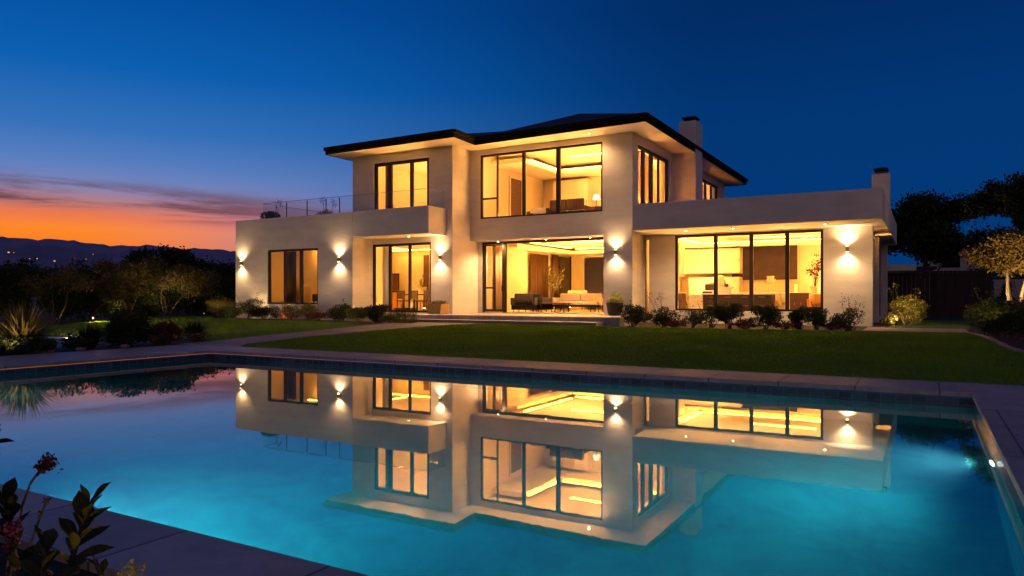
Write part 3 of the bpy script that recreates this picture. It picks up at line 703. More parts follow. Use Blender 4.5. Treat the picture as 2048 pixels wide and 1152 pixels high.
def garden_spot(x, y, d, p, label, ang=80, col=(1, .62, .25), z=None):
    t = thing('garden_spotlight', label, 'garden spotlight', (x, y, gz(y) if z is None else z), 0, 'low garden spotlights'); d = Vector(d).normalized(); p = p*4
    MB().tube((0, 0, -.1), (0, 0, .12), .012, .012, 8).build('stake', M['black'], t)
    c = Vector((0, 0, .15)); MB().tube(c - d*.05, c + d*.05, .035, .045, 14).build('housing', M['black'], t)
    MB().tube(c + d*.051, c + d*.056, .038, .038, 14).build('lens', M['led'], t)
    spot('garden_beam', c + d*.08, d, p, ang, col, 1, .03, t)
garden_spot(1.95, 24.9, (.35, .7, 1), 120, 'spotlight at the foot of the pale multi trunk tree', 100)
garden_spot(2.9, 25.0, (-.05, .45, 1), 60, 'spotlight behind the right bed shrubs', 110)
garden_spot(1.25, 20.9, (.1, .5, .6), 14, 'small spotlight in front of the right bed shrubs', 110)
garden_spot(-.75, 24.2, (.1, .8, .5), 40, 'spotlight lighting the shrub beside the right wing', 120)
garden_spot(-28.6, 21.6, (.1, .5, .5), 14, 'spotlight among the shrubs left of the house corner', 130)
garden_spot(-14.98, 7.0, (-.7, .6, .7), 12, 'added small spotlight beside the tall spiky grass', 120)  # added, lens turned away, to bring the spiky grass out of the dark
garden_spot(-1.72, .95, (-1, .35, .5), .8, 'added small spotlight in the near corner bed', 120, z=.12)  # added fill for the foreground leaves
garden_spot(-19.3, 10.6, (-.5, 1, .02), 60, 'small spotlight among the bluish flagstones', 165)
garden_spot(-29.4, 17.0, (1, .3, .0), 45, 'small spotlight at the foot of the left hedge', 165)
garden_spot(-12.6, 35.3, (.1, .4, 1), 20, 'added spotlight behind the rear living room opening', 110, z=.33)  # added so the foliage outside the rear opening appears lit
garden_spot(-24.3, 21.9, (0, .3, .8), 14, 'small spotlight below the left wing window', 120)
garden_spot(-25.9, 20.6, (0, 1, .35), 10, 'added small spotlight in front of the feathery shrub', 140)  # this and the next two are added to turn the bed foliage golden
garden_spot(-22.3, 20.2, (0, 1, .3), 10, 'added small spotlight in front of the russet mound', 140)
garden_spot(-18.9, 19.9, (0, 1, .3), 6, 'added small spotlight in front of the shrubs by the glass door', 140)
garden_spot(-5.35, 22.7, (0, 1, .3), 4, 'small spotlight behind the dense shrub under the kitchen window', 140)
garden_spot(-3.55, 22.7, (0, 1, .3), 4, 'small spotlight behind the broad shrub under the kitchen window', 140)
garden_spot(-2.3, 22.8, (0, 1, .3), 4, 'small spotlight left of the thorny shrub', 140)
garden_spot(-25.7, 21.9, (0, .3, .8), 14, 'small spotlight left of the left wing window', 120)
garden_spot(-31.2, 21.6, (-.6, .5, .9), 70, 'spotlight under the olive toned hedge trees', 110)
garden_spot(-30.0, 19.0, (-1, .4, .8), 45, 'spotlight at the left hedge', 120)
garden_spot(-28.2, 15.0, (-.6, .5, 1), 2, 'weak spotlight under the small vase shaped tree', 100)

# =====================================================================
# PLANTS
# =====================================================================
def clumpy(n, c, r, nc=7, fill=.6):
    """points gathered in lobes inside an ellipsoid"""
    c = np.array(c); r = np.array(r)
    cs = rng.normal(size=(nc, 3)); cs /= np.linalg.norm(cs, axis=1)[:, None]; cs *= rng.uniform(.25, .72, (nc, 1)); sr = rng.uniform(.28, .5, nc)
    k = rng.integers(0, nc, n); d = rng.normal(size=(n, 3)); d /= np.linalg.norm(d, axis=1)[:, None]
    p = cs[k] + d * (sr[k] * rng.uniform(fill, 1, n) ** .6)[:, None] + rng.normal(size=(n, 3)) * .04
    return c + p * r
def bush(x, y, w_, h, m, label, cat='shrub', n=2600, leaf=.05, name='shrub', flowers=None, group='shrubs along the beds', nc=9, z=None, aspect=.5, spread=1.0, sticks=0):
    zb = gz(y) if z is None else z
    w_ *= 1.3; n = int(n*1.5)
    t = thing(name, label, cat, (x, y, zb), 0, group)
    P = clumpy(n, (0, 0, h*.52), (w_/2, w_/2*spread, h*.52), nc); P[:, 2] = np.abs(P[:, 2]) + .01
    st = MB()
    for i in range(9):
        q = P[rng.integers(0, len(P))]; st.tube((rng.uniform(-.05, .05), rng.uniform(-.05, .05), -.03), tuple(q), .012, .004, 5)
    ex = []
    for i in range(sticks):
        a = rng.uniform(0, 6.28); rr_ = w_*.38*rng.uniform(.3, 1.1); top = Vector((rr_*math.cos(a), rr_*math.sin(a), h*rng.uniform(1.02, 1.4)))
        st.tube((0, 0, .02), top, .012, .004, 5)
        ex.append(np.array(top) + rng.normal(size=(22, 3))*np.array([.06, .06, .09]))
    if ex: P = np.concatenate([P] + ex)
    st.build('stem', M['bark'], t, weld=False)
    leaves(P, leaf, M[m], t, 'foliage', aspect, .3)
    if flowers:
        Q = clumpy(160, (0, 0, h*.6), (w_*.5, w_*.5, h*.5), 5, .9); Q[:, 2] = np.abs(Q[:, 2])+.03
        leaves(Q, leaf*.7, M[flowers], t, 'flower', .9, .5)
    return t
def spiky(x, y, w_, h, m, label, n=260, name='ornamental_grass', cat='ornamental grass', blade=.02, z=None):
    t = thing(name, label, cat, (x, y, gz(y) if z is None else z), 0, 'spiky grasses in the beds')
    a = rng.uniform(0, 2*math.pi, n); lean = rng.uniform(.05, 1, n)**.8; L_ = h*rng.uniform(.55, 1.1, n)
    V = []
    for i in range(n):
        d = Vector((math.cos(a[i]), math.sin(a[i]), 0)); s = Vector((-d.y, d.x, 0)) * blade * rng.uniform(.6, 1.2); b = d * .06
        pts = []
        for k in range(5):
            f = k/4; pts.append(b + d*(w_/2*lean[i]*f**1.3) + Vector((0, 0, L_[i]*(f - .38*lean[i]*f*f))))
        for k in range(4):
            w0 = 1-(k/4)**2; w1 = 1-((k+1)/4)**2
            V.append([pts[k]-s*w0, pts[k]+s*w0, pts[k+1]+s*w1, pts[k+1]-s*w1])
    np_mesh('blade', np.array([[tuple(p) for p in q] for q in V]), 4, M[m], t)
    return t
# pool-side bed on the left
t = spiky(-15.8, 7.75, 1.7, 1.15, 'g_olive', 'tall spiky grass clump at the left of the pool', 420, blade=.022)
bush(-15.45, 7.4, 1.1, .3, 'g_dark', 'low dark shrub under the tall spiky grass', n=3500, leaf=.07)
bush(-15.6, 6.6, 1.2, .5, 'g_dark', 'low dark shrub at the left frame edge beside the pool', n=2500, leaf=.07)
spiky(-15.6, 9.0, .9, .62, 'g_dark', 'small dark spiky plant between tall grass and round shrub', 260)
bush(-15.55, 8.85, .8, .3, 'g_dark', 'low mound at the foot of the small spiky plant', n=1600, leaf=.06)
bush(-15.7, 9.95, 1.15, .78, 'g_dark', 'largest round dark shrub in the bed left of the pool', n=5200, leaf=.06, nc=14)
bush(-15.75, 10.75, .8, .55, 'g_red', 'russet leaved shrub right of the large round one', n=2600, leaf=.06)
bush(-15.3, 10.35, .4, .25, 'g_mid', 'low plant with pink flowers in front of the russet shrub', n=700, leaf=.04, flowers='pink')
spiky(-15.9, 11.75, .8, .6, 'g_dark', 'dark spiky plant nearest the stone path', 240)
bush(-15.6, 11.6, .55, .25, 'g_olive', 'low mound with pale blooms beside the stone path', n=900, leaf=.04, flowers='cream')
# pebbles in that bed
peb = [(-15.2, 6.9), (-15.25, 7.9), (-15.3, 8.6), (-15.35, 9.6), (-16.4, 9.9), (-16.6, 8.4), (-17.2, 8.9)]
for i, (x, y) in enumerate(peb):
    bm = bmesh.new(); bmesh.ops.create_icosphere(bm, subdivisions=2, radius=.13*random.uniform(.7, 1.3))
    for v in bm.verts: v.co = Vector((v.co.x*1.3*random.uniform(.93, 1.07), v.co.y*random.uniform(.93, 1.07), v.co.z*.55))
    me = bpy.data.meshes.new('rock'); bm.to_mesh(me); bm.free(); me.materials.append(M['path'])
    for p in me.polygons: p.use_smooth = True
    o = bpy.data.objects.new('rock', me); COL.objects.link(o); o.location = (x, y, gz(y)+.03)
    props(o, 'small pale rock half hidden among the plants left of the pool', 'rock', 'small rocks in the left bed')
# bed along the left wing
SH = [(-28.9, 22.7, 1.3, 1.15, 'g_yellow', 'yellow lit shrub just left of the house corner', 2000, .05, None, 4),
 (-27.7, 22.0, 1.0, .75, 'g_olive', 'low golden shrub at the house corner', 1500, .05, None, 0),
 (-26.5, 21.5, 1.1, .7, 'g_dark', 'dark shrub in front of the left wall lamp', 2000, .05, None, 0),
 (-25.5, 21.5, 1.3, 1.05, 'g_mid', 'feathery green shrub left of the left wing window', 2600, .05, None, 4),
 (-24.2, 21.3, 1.25, .7, 'g_dark', 'dark mound below the left wing window', 2600, .05, None, 0),
 (-23.3, 21.7, 1.0, .95, 'g_olive', 'thin olive shrub below the right of the left window', 1500, .045, None, 3),
 (-22.6, 21.0, .9, .4, 'g_red', 'low russet groundcover mound below the left wing wall', 1300, .05, None, 0),
 (-21.9, 21.5, 1.0, .85, 'g_olive', 'pale leaved shrub left of the second wall lamp', 1500, .05, 'cream', 0),
 (-20.9, 21.0, 1.0, .4, 'g_red', 'low russet mound in front of the balcony corner', 1300, .05, None, 0),
 (-19.9, 21.1, 1.15, .85, 'g_dark', 'dark leafy shrub under the second wall lamp', 2600, .065, None, 3),
 (-18.7, 20.9, 1.1, .7, 'g_mid', 'round green shrub left of the glass door', 2600, .06, None, 1),
 (-17.6, 20.7, 1.25, .85, 'g_dark', 'dark shrub directly in front of the glass door', 3000, .06, None, 2),
 (-16.75, 20.6, .8, .45, 'g_mid', 'low pale green plant left of the clipped box', 1400, .045, None, 0)]
for x, y, a, h, m, lab, n, lf, fl_, sk in SH:
    bush(x, y, a*1.05, h*.82, m, lab, n=n, leaf=lf, flowers=fl_, sticks=sk//2, group='shrubs in the left wing bed')
# clipped box plant
t = thing('topiary', 'small clipped box shaped shrub beside the terrace step', 'shrub', (-16.0, 20.35, gz(20.3)))
P = rng.uniform(-1, 1, (3600, 3)); f = rng.integers(0, 3, 3600); P[np.arange(3600), f] = np.sign(P[np.arange(3600), f])*rng.uniform(.85, 1.03, 3600)
leaves(P*np.array([.3, .3, .25]) + np.array([0, 0, .28]), .04, M['g_mid'], t); MB().tube((0, 0, -.03), (0, 0, .4), .02, .01).build('stem', M['bark'], t)
# bed in front of the right wing
SR = [(-8.05, 21.7, 1.15, .70, 'g_dark', 'dark dense shrub right of the dark pot', 3000, .05, 1),
 (-7.1, 21.95, 1.0, .80, 'g_dark', 'loose shrub with tall twigs, second in the right bed', 1900, .05, 4),
 (-6.2, 22.0, .85, .60, 'g_mid', 'small green shrub below the left edge of the kitchen window', 1700, .045, 1),
 (-5.6, 21.9, .9, .72, 'g_dark', 'fine leaved shrub below the first kitchen pane', 1900, .05, 3),
 (-5.0, 21.7, .85, .72, 'g_dark', 'dense dark shrub below the first kitchen mullion', 2600, .05, 1),
 (-4.0, 21.7, .9, .74, 'g_dark', 'broad dark shrub below the middle of the kitchen window', 3000, .05, 1),
 (-3.1, 21.9, .65, .72, 'g_dark', 'narrow round shrub below the last kitchen mullion', 2000, .05, 0),
 (-2.62, 21.8, .75, .58, 'g_mid', 'bright green round shrub below the right end of the kitchen window', 2000, .05, 1),
 (-1.85, 21.9, .85, .66, 'g_mid', 'thorny loose shrub with curved twigs below the right wall lamp', 1700, .045, 5)]
for x, y, a, h, m, lab, n, lf, sk in SR:
    bush(x, y, a, h, m, lab, n=n, leaf=lf, sticks=sk, group='shrubs below the kitchen window')
for i, (x, lab) in enumerate([(-4.55, 'low russet plants between the dense and the broad dark shrub'), (-3.5, 'low russet plants left of the narrow round shrub'), (-2.2, 'low russet plants left of the thorny shrub'), (-6.6, 'low russet plants left of the small green shrub')]):
    bush(x, 21.75, .8, .28, 'g_red', lab, n=900, leaf=.045, group='low russet plants in the right bed')
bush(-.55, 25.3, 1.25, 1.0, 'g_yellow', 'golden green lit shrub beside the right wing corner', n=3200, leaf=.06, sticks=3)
bush(-1.0, 24.85, .7, .5, 'g_olive', 'low olive plant at the foot of the lit corner shrub', n=1200, leaf=.05)
# right bed
SB = [(1.55, 22.3, 1.1, 1.0, 'g_mid', 'leafy lit shrub at the left end of the right bed', 2400, .07, 2),
 (2.3, 22.9, 1.1, 1.05, 'g_yellow', 'yellow green lit shrub in front of the pale tree', 2000, .06, 3),
 (1.7, 20.0, .9, .6, 'g_dark', 'dark low shrub behind the small spotlight', 2200, .05, 0),
 (2.05, 18.6, 1.0, .62, 'g_dark', 'dark shrub in the middle of the right bed', 2500, .05, 1),
 (2.2, 17.2, .9, .38, 'g_red', 'low russet leaved plant at the right bed edging', 1800, .05, 0),
 (2.5, 16.0, .9, .42, 'g_red', 'russet plant nearest the pool in the right bed', 1800, .05, 0),
 (2.9, 18.4, 1.2, .9, 'g_dark', 'tall dark shrub at the right frame edge', 2500, .06, 0),
 (3.0, 21.6, 1.3, 1.2, 'g_olive', 'olive shrub under the pale tree at right', 2400, .06, 0)]
for x, y, a, h, m, lab, n, lf, sk in SB:
    bush(x, y, a, h, m, lab, n=n, leaf=lf, sticks=sk, group='shrubs in the right bed')
# potted plants
t = thing('potted_plant', 'round dark pot with yellow green foliage beside the pillar', 'potted plant', (-9.75, 24.52, .60))
MB().lathe([(.21, 0), (.25, .1), (.31, .42), (.33, .45), (.30, .46), (.28, .43)], k=24).build('pot', M['darkpot'], t, smooth=True)
P = clumpy(2200, (0, 0, .60), (.36, .36, .26), 9); leaves(P, .05, M['g_lime'], t, 'foliage', .5, .6)
t = thing('planter', 'low ochre square planter on the terrace below wall lamp', 'planter', (U(876, 23.2), 23.2, .60))
pl = MB(); v0 = [(-.28, -.25), (.28, -.25), (.28, .25), (-.28, .25)]; v1 = [(-.36, -.3), (.36, -.3), (.36, .3), (-.36, .3)]
pl.quad([(*p, 0) for p in v0]); pl.quad([(p[0]*.9, p[1]*.9, .36) for p in v1])
for i in range(4):
    j = (i+1) % 4; pl.quad([(*v0[i], 0), (*v0[j], 0), (*v1[j], .4), (*v1[i], .4)]); pl.quad([(*v1[i], .4), (*v1[j], .4), (v1[j][0]*.9, v1[j][1]*.9, .4), (v1[i][0]*.9, v1[i][1]*.9, .4)])
    pl.quad([(v1[i][0]*.9, v1[i][1]*.9, .4), (v1[j][0]*.9, v1[j][1]*.9, .4), (v1[j][0]*.9, v1[j][1]*.9, .36), (v1[i][0]*.9, v1[i][1]*.9, .36)])
pl.build('pot', M['terracotta'], t); P = rng.uniform(-1, 1, (700, 3))*np.array([.33, .27, .06]) + np.array([0, 0, .44]); leaves(P, .05, M['g_olive'], t)

# ---- trees
def tree(x, y, h, r, m, barkm, label, n=9000, leaf=.09, trunks=1, first=.35, zb=None, lean=.12, tr_r=.09, depth=4, name='tree', group='garden trees', flat=1.0, base_spread=.1, sig=.2, splay=.28, reach=.42):
    zb = gz(y) if zb is None else zb
    t = thing(name, label, 'tree', (x, y, zb), 0, group); st = MB(); tips = []
    def grow(p, d, L_, rad, dep):
        q = p; sg = 3
        for k in range(sg):
            d2 = (d + Vector(rng.normal(size=3))*.13).normalized(); q2 = q + d2*L_/sg
            st.tube(q, q2, rad*(1-.3*k/sg), rad*(1-.3*(k+1)/sg), 6, False); q = q2; d = d2
            if dep <= 2: tips.append(q.copy())
        if dep == 0: tips.append(q); return
        for k in range(3 if dep > 1 else 2):
            a = Vector(rng.normal(size=3)); a.z *= .5; dd = (d + a*.55 + Vector((0, 0, .12))).normalized()
            dd.x *= 1.15/flat**.2; dd.normalize()
            grow(q, dd, L_*rng.uniform(.6, .8), rad*.6, dep-1)
    for i in range(trunks):
        a = i*2*math.pi/trunks + .6; s = splay if trunks > 1 else lean
        d = Vector((math.cos(a)*s, math.sin(a)*s, 1)).normalized()
        b0 = Vector((math.cos(a), math.sin(a), 0))*base_spread*(trunks > 1)
        b1 = b0 + d*h*first
        mid = (b0+b1)/2 + Vector(rng.normal(size=3))*.05
        st.tube(b0 - Vector((0, 0, .1)), mid, tr_r, tr_r*.85, 8, False); st.tube(mid, b1, tr_r*.85, tr_r*.75, 8, False)
        grow(b1, d, h*(1-first)*reach, tr_r*.7, depth-1)
    st.build('trunk', M[barkm], t, weld=False)
    T = np.array([tuple(p) for p in tips])
    # fit the crown to the wanted size
    c = T.mean(0); k = rng.integers(0, len(T), n); P = T[k] + rng.normal(size=(n, 3))*sig*np.array([1, 1, .6])
    leaves(P, leaf*1.35, M[m], t, 'crown', .6, -.1)
    return t
# uplit multi-trunk tree and the dark one behind it, right
tree(3.3, 30.5, 5.9, 2, 'g_dark', 'bark', 'tall slim dark tree rising behind the uplit tree at the right edge', n=15000, leaf=.09, trunks=1, first=.3, tr_r=.1, depth=5, sig=.15, lean=.05, reach=.34)
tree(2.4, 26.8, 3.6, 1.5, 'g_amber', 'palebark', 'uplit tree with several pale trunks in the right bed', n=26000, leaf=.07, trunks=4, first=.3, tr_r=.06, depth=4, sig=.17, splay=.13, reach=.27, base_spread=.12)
tree(-.3, 50, 5.8, 3, 'g_dark', 'bark', 'dark tree behind the house right of the small chimney', n=15000, leaf=.16, trunks=1, first=.25, tr_r=.18, depth=5, sig=.4, zb=.8)
tree(-3.6, 52, 5.2, 3, 'g_dark', 'bark', 'dark tree half hidden behind the right wing', n=9000, leaf=.17, trunks=1, first=.25, tr_r=.16, depth=5, sig=.4, zb=.5)
tree(3.2, 47, 4.2, 3, 'g_dark', 'bark', 'low wide dark tree behind the dark gate', n=9000, leaf=.16, trunks=2, first=.2, tr_r=.13, depth=4, sig=.45, zb=.3)
tree(8.2, 48, 5.5, 3, 'g_dark', 'bark', 'dark tree behind the uplit tree near frame edge', n=9000, leaf=.16, trunks=2, first=.2, tr_r=.13, depth=4, sig=.45, zb=.3)
tree(-12.9, 36.6, 3.2, 2, 'g_olive', 'palebark', 'lit garden tree seen through the rear living room opening', n=5000, leaf=.1, trunks=2, first=.3, tr_r=.06, depth=4, sig=.2, splay=.3, zb=.33)
# left side
tree(-37.6, 26.2, 3.4, 2, 'g_dark', 'bark', 'dark loose tree against the sunset left of the house', n=13000, leaf=.12, trunks=2, first=.22, tr_r=.1, depth=5, sig=.26, splay=.2)
tree(-34.0, 30.5, 2.8, 2, 'g_dark', 'bark', 'dark tree touching the left house corner', n=6000, leaf=.12, trunks=2, first=.22, tr_r=.1, depth=4, sig=.32, splay=.3)
tree(-40.5, 31.0, 3.1, 2, 'g_dark', 'bark', 'distant low tree behind the hedge at sunset', n=7000, leaf=.14, trunks=2, first=.22, tr_r=.1, depth=4, sig=.35, splay=.3)
tree(-32.5, 22.5, 2.7, 1, 'g_olive', 'bark', 'olive toned lit tree near the white stake at the left lawn', n=13000, leaf=.08, trunks=3, first=.14, tr_r=.03, depth=4, sig=.22, splay=.4)
tree(-31.7, 19.9, 2.4, 1, 'g_olive', 'bark', 'olive toned tree in the middle of the left hedge', n=10000, leaf=.08, trunks=3, first=.14, tr_r=.03, depth=4, sig=.2, splay=.4)
tree(-30.3, 17.4, 2.1, 1, 'g_olive', 'bark', 'thin brownish tree between the middle tree and the vase shaped one', n=7000, leaf=.07, trunks=2, first=.15, tr_r=.03, depth=4, sig=.18, splay=.4)
tree(-28.6, 15.1, 2.1, 1, 'g_olive', 'bark', 'small vase shaped tree at the left lawn edge', n=3200, leaf=.06, trunks=3, first=.3, tr_r=.028, depth=4, sig=.15, splay=.45)
# hedge
hp_pts = [(-23.0, 3), (-25.6, 8.5), (-28.2, 12.4), (-31.0, 16.9), (-33.6, 21.8), (-35.6, 27), (-33, 33.2), (-28.5, 33.6)]
t = thing('hedge', 'long dark overgrown hedge behind the left lawn', 'hedge', (-32, 18, .33)); PP = []
st = MB()
for a, b in zip(hp_pts, hp_pts[1:]):
    a = np.array([*a, 0.]); b = np.array([*b, 0.]); Ls = np.linalg.norm(b-a); nb = int(Ls/.9)
    for i in range(nb):
        c = a + (b-a)*(i+.5)/nb; hh = rng.uniform(2.1, 2.7); c = c + np.append(rng.normal(size=2)*.2, 0)
        PP.append(clumpy(2600, (c[0]+32, c[1]-18, hh/2-.1), (1.1, 1.1, hh/2+.05), 9, .3)); st.tube((c[0]+32, c[1]-18, -.1), (c[0]+32, c[1]-18, hh*.7), .05, .02, 5)
P = np.concatenate(PP); P[:, 2] = np.abs(P[:, 2]); leaves(P, .17, M['g_dark'], t); st.build('trunk', M['bark'], t, weld=False)
# left fence, white stake
def fence(pts, z1, label, name='wooden_fence', m='fence', bw=.14):
    t = thing(name, label, 'fence', (pts[0][0], pts[0][1], 0)); o = Vector((*pts[0], 0)); bd = MB(); po = MB()
    for a, b in zip(pts, pts[1:]):
        a = Vector((*a, 0)); b = Vector((*b, 0)); d = (b-a); Ln = d.length; d.normalize(); n = int(Ln/bw)
        Mx = Matrix.Translation(a-o) @ Matrix.Rotation(math.atan2(d.y, d.x), 4, 'Z')
        for i in range(n): bd.box(i*Ln/n+.006, (i+1)*Ln/n-.006, -.012, .012+random.uniform(0, .006), .2, z1+random.uniform(-.01, .01), Mx)
        po.box(0, Ln, .02, .06, z1*.8, z1*.8+.1, Mx).box(0, Ln, .02, .06, .6, .7, Mx)
        k = int(Ln/2.4)
        for i in range(k+1): po.box(i*Ln/k-.05, i*Ln/k+.05, .062, .16, .1, z1+.03, Mx)
    bd.build('board', M[m], t)['kind'] = 'stuff'; po.build('rail', M[m], t)
fence([(-36.5, 26.5), (-34.5, 31.5), (-27.6, 31.5)], 2.4, 'dark brown board fence left of the house')
t = thing('garden_stake', 'short thin white stake at the edge of the left lawn', 'stake', (-31.2, 24.4, .33)); MB().tube((0, 0, 0), (.03, 0, .6), .022, .018, 8).build('rod', M['white'], t); MB().lathe([(.03, .6), (.035, .63), (.01, .65)]).build('cap', M['white'], t)
# right side: gate / fence, neighbour wall
tg = thing('garden_gate', 'wide dark brown board gate closing the side yard', 'gate', (.4, 40, 0))
g = MB()
for i in range(24): g.box(-2.3+i*.19, -2.3+(i+1)*.19-.008, 0, .03, .35, 2.52)
g.build('board', M['fence'], tg)['kind'] = 'stuff'
MB().box(-2.3, 2.26, -.03, -.002, 2.3, 2.4).box(-2.3, 2.26, -.03, -.002, .6, .7).box(-.04, .04, -.05, -.03, .4, 2.5).build('gate_frame', M['fence'], tg)
MB().box(.1, .14, -.09, -.05, 1.1, 1.35).build('handle', M['black'], tg)
t = thing('garden_wall', 'pale plastered garden wall right of the dark gate', 'wall', (4.4, 40.4, 0)); MB().box(-1.6, 3.6, 0, .25, .1, 2.0).build('wall', M['stonewall'], t); MB().box(-1.64, 3.64, -.04, .29, 2.002, 2.08).build('wall_cap', M['stonewall'], t)
bush(3.25, 39.4, .7, 1.6, 'g_dark', 'narrow dark upright bush against the pale garden wall', n=2600, leaf=.08, z=.33)
# neighbour houses on the slope
t = thing('neighbor_house', 'dim neighbour house with low roof up the slope at right', 'house', (4.5, 92, 3.6), R(-6))
MB().panel('x', -5, 6, 0, 2.9, 0, .3, [(-3, -1.2, .9, 2.2), (1, 3, .9, 2.2)]).panel('y', .3, 7, 0, 2.9, -5, -4.7).panel('y', .3, 7, 0, 2.9, 5.7, 6).build('wall', M['stonewall'], t)
MB().quad([(-5.6, -.6, 2.92), (6.6, -.6, 2.92), (3, 3.6, 4.0), (-2, 3.6, 4.0)]).quad([(6.6, -.6, 2.92), (6.6, 7.6, 2.92), (3, 3.6, 4.0)]).quad([(-5.6, -.6, 2.92), (-2, 3.6, 4.0), (-5.6, 7.6, 2.92)]).quad([(-5.6, 7.6, 2.92), (-2, 3.6, 4.0), (3, 3.6, 4.0), (6.6, 7.6, 2.92)]).build('roof', M['roof'], t)
MB().box(-5.65, 6.65, -.68, -.6, 2.72, 2.92).build('fascia', M['stonewall'], t)
for a, b in ((-3, -1.2), (1, 3)): MB().box(a, b, .1, .16, .9, 2.2).build('window', M['screen'], t)
t = thing('neighbor_house', 'pale wall and roof of a house glimpsed between the trees right of the gate', 'house', (-2.6, 66, .3), R(4))
MB().panel('x', -3, 3, 0, 3.2, 0, .25, [(-1.5, .3, 1, 2.3)]).panel('y', .25, 5, 0, 3.2, 2.75, 3).build('wall', M['stonewall'], t)
MB().box(-3.4, 3.4, -.5, 5, 3.202, 3.4).build('roof', M['roof'], t); MB().box(-1.5, .3, .1, .16, 1, 2.3).build('window', M['screen'], t)

# ---- hills
def az_dir(px):
    a = math.atan((px-1024)/F); th = R(90+29.77) - a; return math.cos(th), math.sin(th)
def ridge_h(px, D_):
    e = np.interp(px, [-1500, 0, 150, 300, 470, 900, 1500], [470, 474, 484, 494, 500, 520, 560])
    c = math.cos(math.atan((px-1024)/F)); base = (595-e)/F*c*D_
    return base*(1 + .012*math.sin(px*.05) + .010*math.sin(px*.13+1) + .008*math.sin(px*.31))
mb = MB(); cols = list(range(-1400, 1501, 12)); rows = [900, 1300, 1700, 2200, 2700, 3000, 3200, 3600]
def hillz(px, D_):
    Rh = ridge_h(px, 3000); f = max(0, min(1, (D_-900)/2100)); f = f*f*(3-2*f)*.4 + f*.6
    if D_ > 3000: f = 1 - (D_-3000)/900
    return .2 + Rh*f*(1 + (.05*math.sin(D_*.011+px*.03) if D_ < 2990 else 0))
idx = {}
for i, px in enumerate(cols):
    dx, dy = az_dir(px)
    for j, D_ in enumerate(rows): idx[i, j] = len(mb.v); mb.v.append((dx*D_, dy*D_, hillz(px, D_)))
for i in range(len(cols)-1):
    for j in range(len(rows)-1): mb.f.append((idx[i, j], idx[i+1, j], idx[i+1, j+1], idx[i, j+1]))
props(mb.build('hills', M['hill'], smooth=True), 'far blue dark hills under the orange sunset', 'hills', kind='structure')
mb = MB(); cols = list(range(-12, 41)); rows = [60, 75, 92, 110, 140]
idx = {}
for i, x in enumerate(cols):
    for j, y in enumerate(rows):
        f = [0, .45, .8, 1, .6][j]; zz = .25 + f*(4.2 + x*.11)*(1 if x > 0 else max(0, 1+x/12)) + .25*math.sin(x*1.3+y)*f
        idx[i, j] = len(mb.v); mb.v.append((x*1.4, y, zz))
for i in range(len(cols)-1):
    for j in range(len(rows)-1): mb.f.append((idx[i, j], idx[i+1, j], idx[i+1, j+1], idx[i, j+1]))
props(mb.build('hillside', M['darkhill'], smooth=True), 'dark slope behind the right side yard', 'hillside', kind='structure')
tree(9.5, 80, 6, 3, 'g_dark', 'bark', 'small round tree on the slope ridge left of the tall dark tree', n=5000, leaf=.3, trunks=2, first=.2, tr_r=.16, depth=4, sig=.5, zb=3.2)
tree(.8, 84, 4, 3, 'g_dark', 'bark', 'low tree on the slope beside the neighbour roof', n=4000, leaf=.3, trunks=2, first=.2, tr_r=.16, depth=4, sig=.5, zb=3.0)
# tiny lit houses on the far hillside
for i, (px, D_, s) in enumerate([(18, 1880, 1), (30, 1800, .8), (46, 1900, 1), (75, 1790, 1.2), (84, 1760, .8), (100, 1840, 1), (108, 1770, 1.2), (70, 1900, .7), (130, 1760, .8), (150, 1820, .7), (172, 1780, .8), (184, 1850, .7), (112, 1930, 1), (60, 1745, 1)]):
    D_ += random.uniform(-70, 110); px += random.uniform(-4, 4); s *= random.uniform(.25, .7); dx, dy = az_dir(px); z0 = hillz(px, D_)
    t = thing('hillside_house', 'tiny house with lit windows on the far dark hillside', 'house', (dx*D_, dy*D_, z0-1), math.atan2(dy, dx)-math.pi/2, 'lit houses on the far hillside')
    MB().box(-5, 5, 0, 7, 0, 5).build('wall', M['hill'], t)
    MB().quad([(-5.5, -.5, 5), (5.5, -.5, 5), (0, 3.5, 7)]).quad([(5.5, -.5, 5), (5.5, 7.5, 5), (0, 3.5, 7)]).quad([(-5.5, -.5, 5), (0, 3.5, 7), (-5.5, 7.5, 5)]).quad([(-5.5, 7.5, 5), (0, 3.5, 7), (5.5, 7.5, 5)]).build('roof', M['hill'], t)
    MB().box(-2.6*s, 2.6*s, -.2, -.02, 1.2, 1.2+3.2*s).build('window', M['farwin'], t)

# plants seen above the left wing parapet
bush(-26.75, 24.0, .8, .95, 'g_dark', 'dark rooftop shrub at the left end of the glass rail', n=2600, leaf=.07, z=4.5, sticks=3, group='rooftop shrubs')
bush(-26.2, 27.0, 1.3, 1.3, 'g_dark', 'dark rooftop shrub behind the middle glass panels', n=2400, leaf=.07, z=4.5, sticks=4, group='rooftop shrubs')

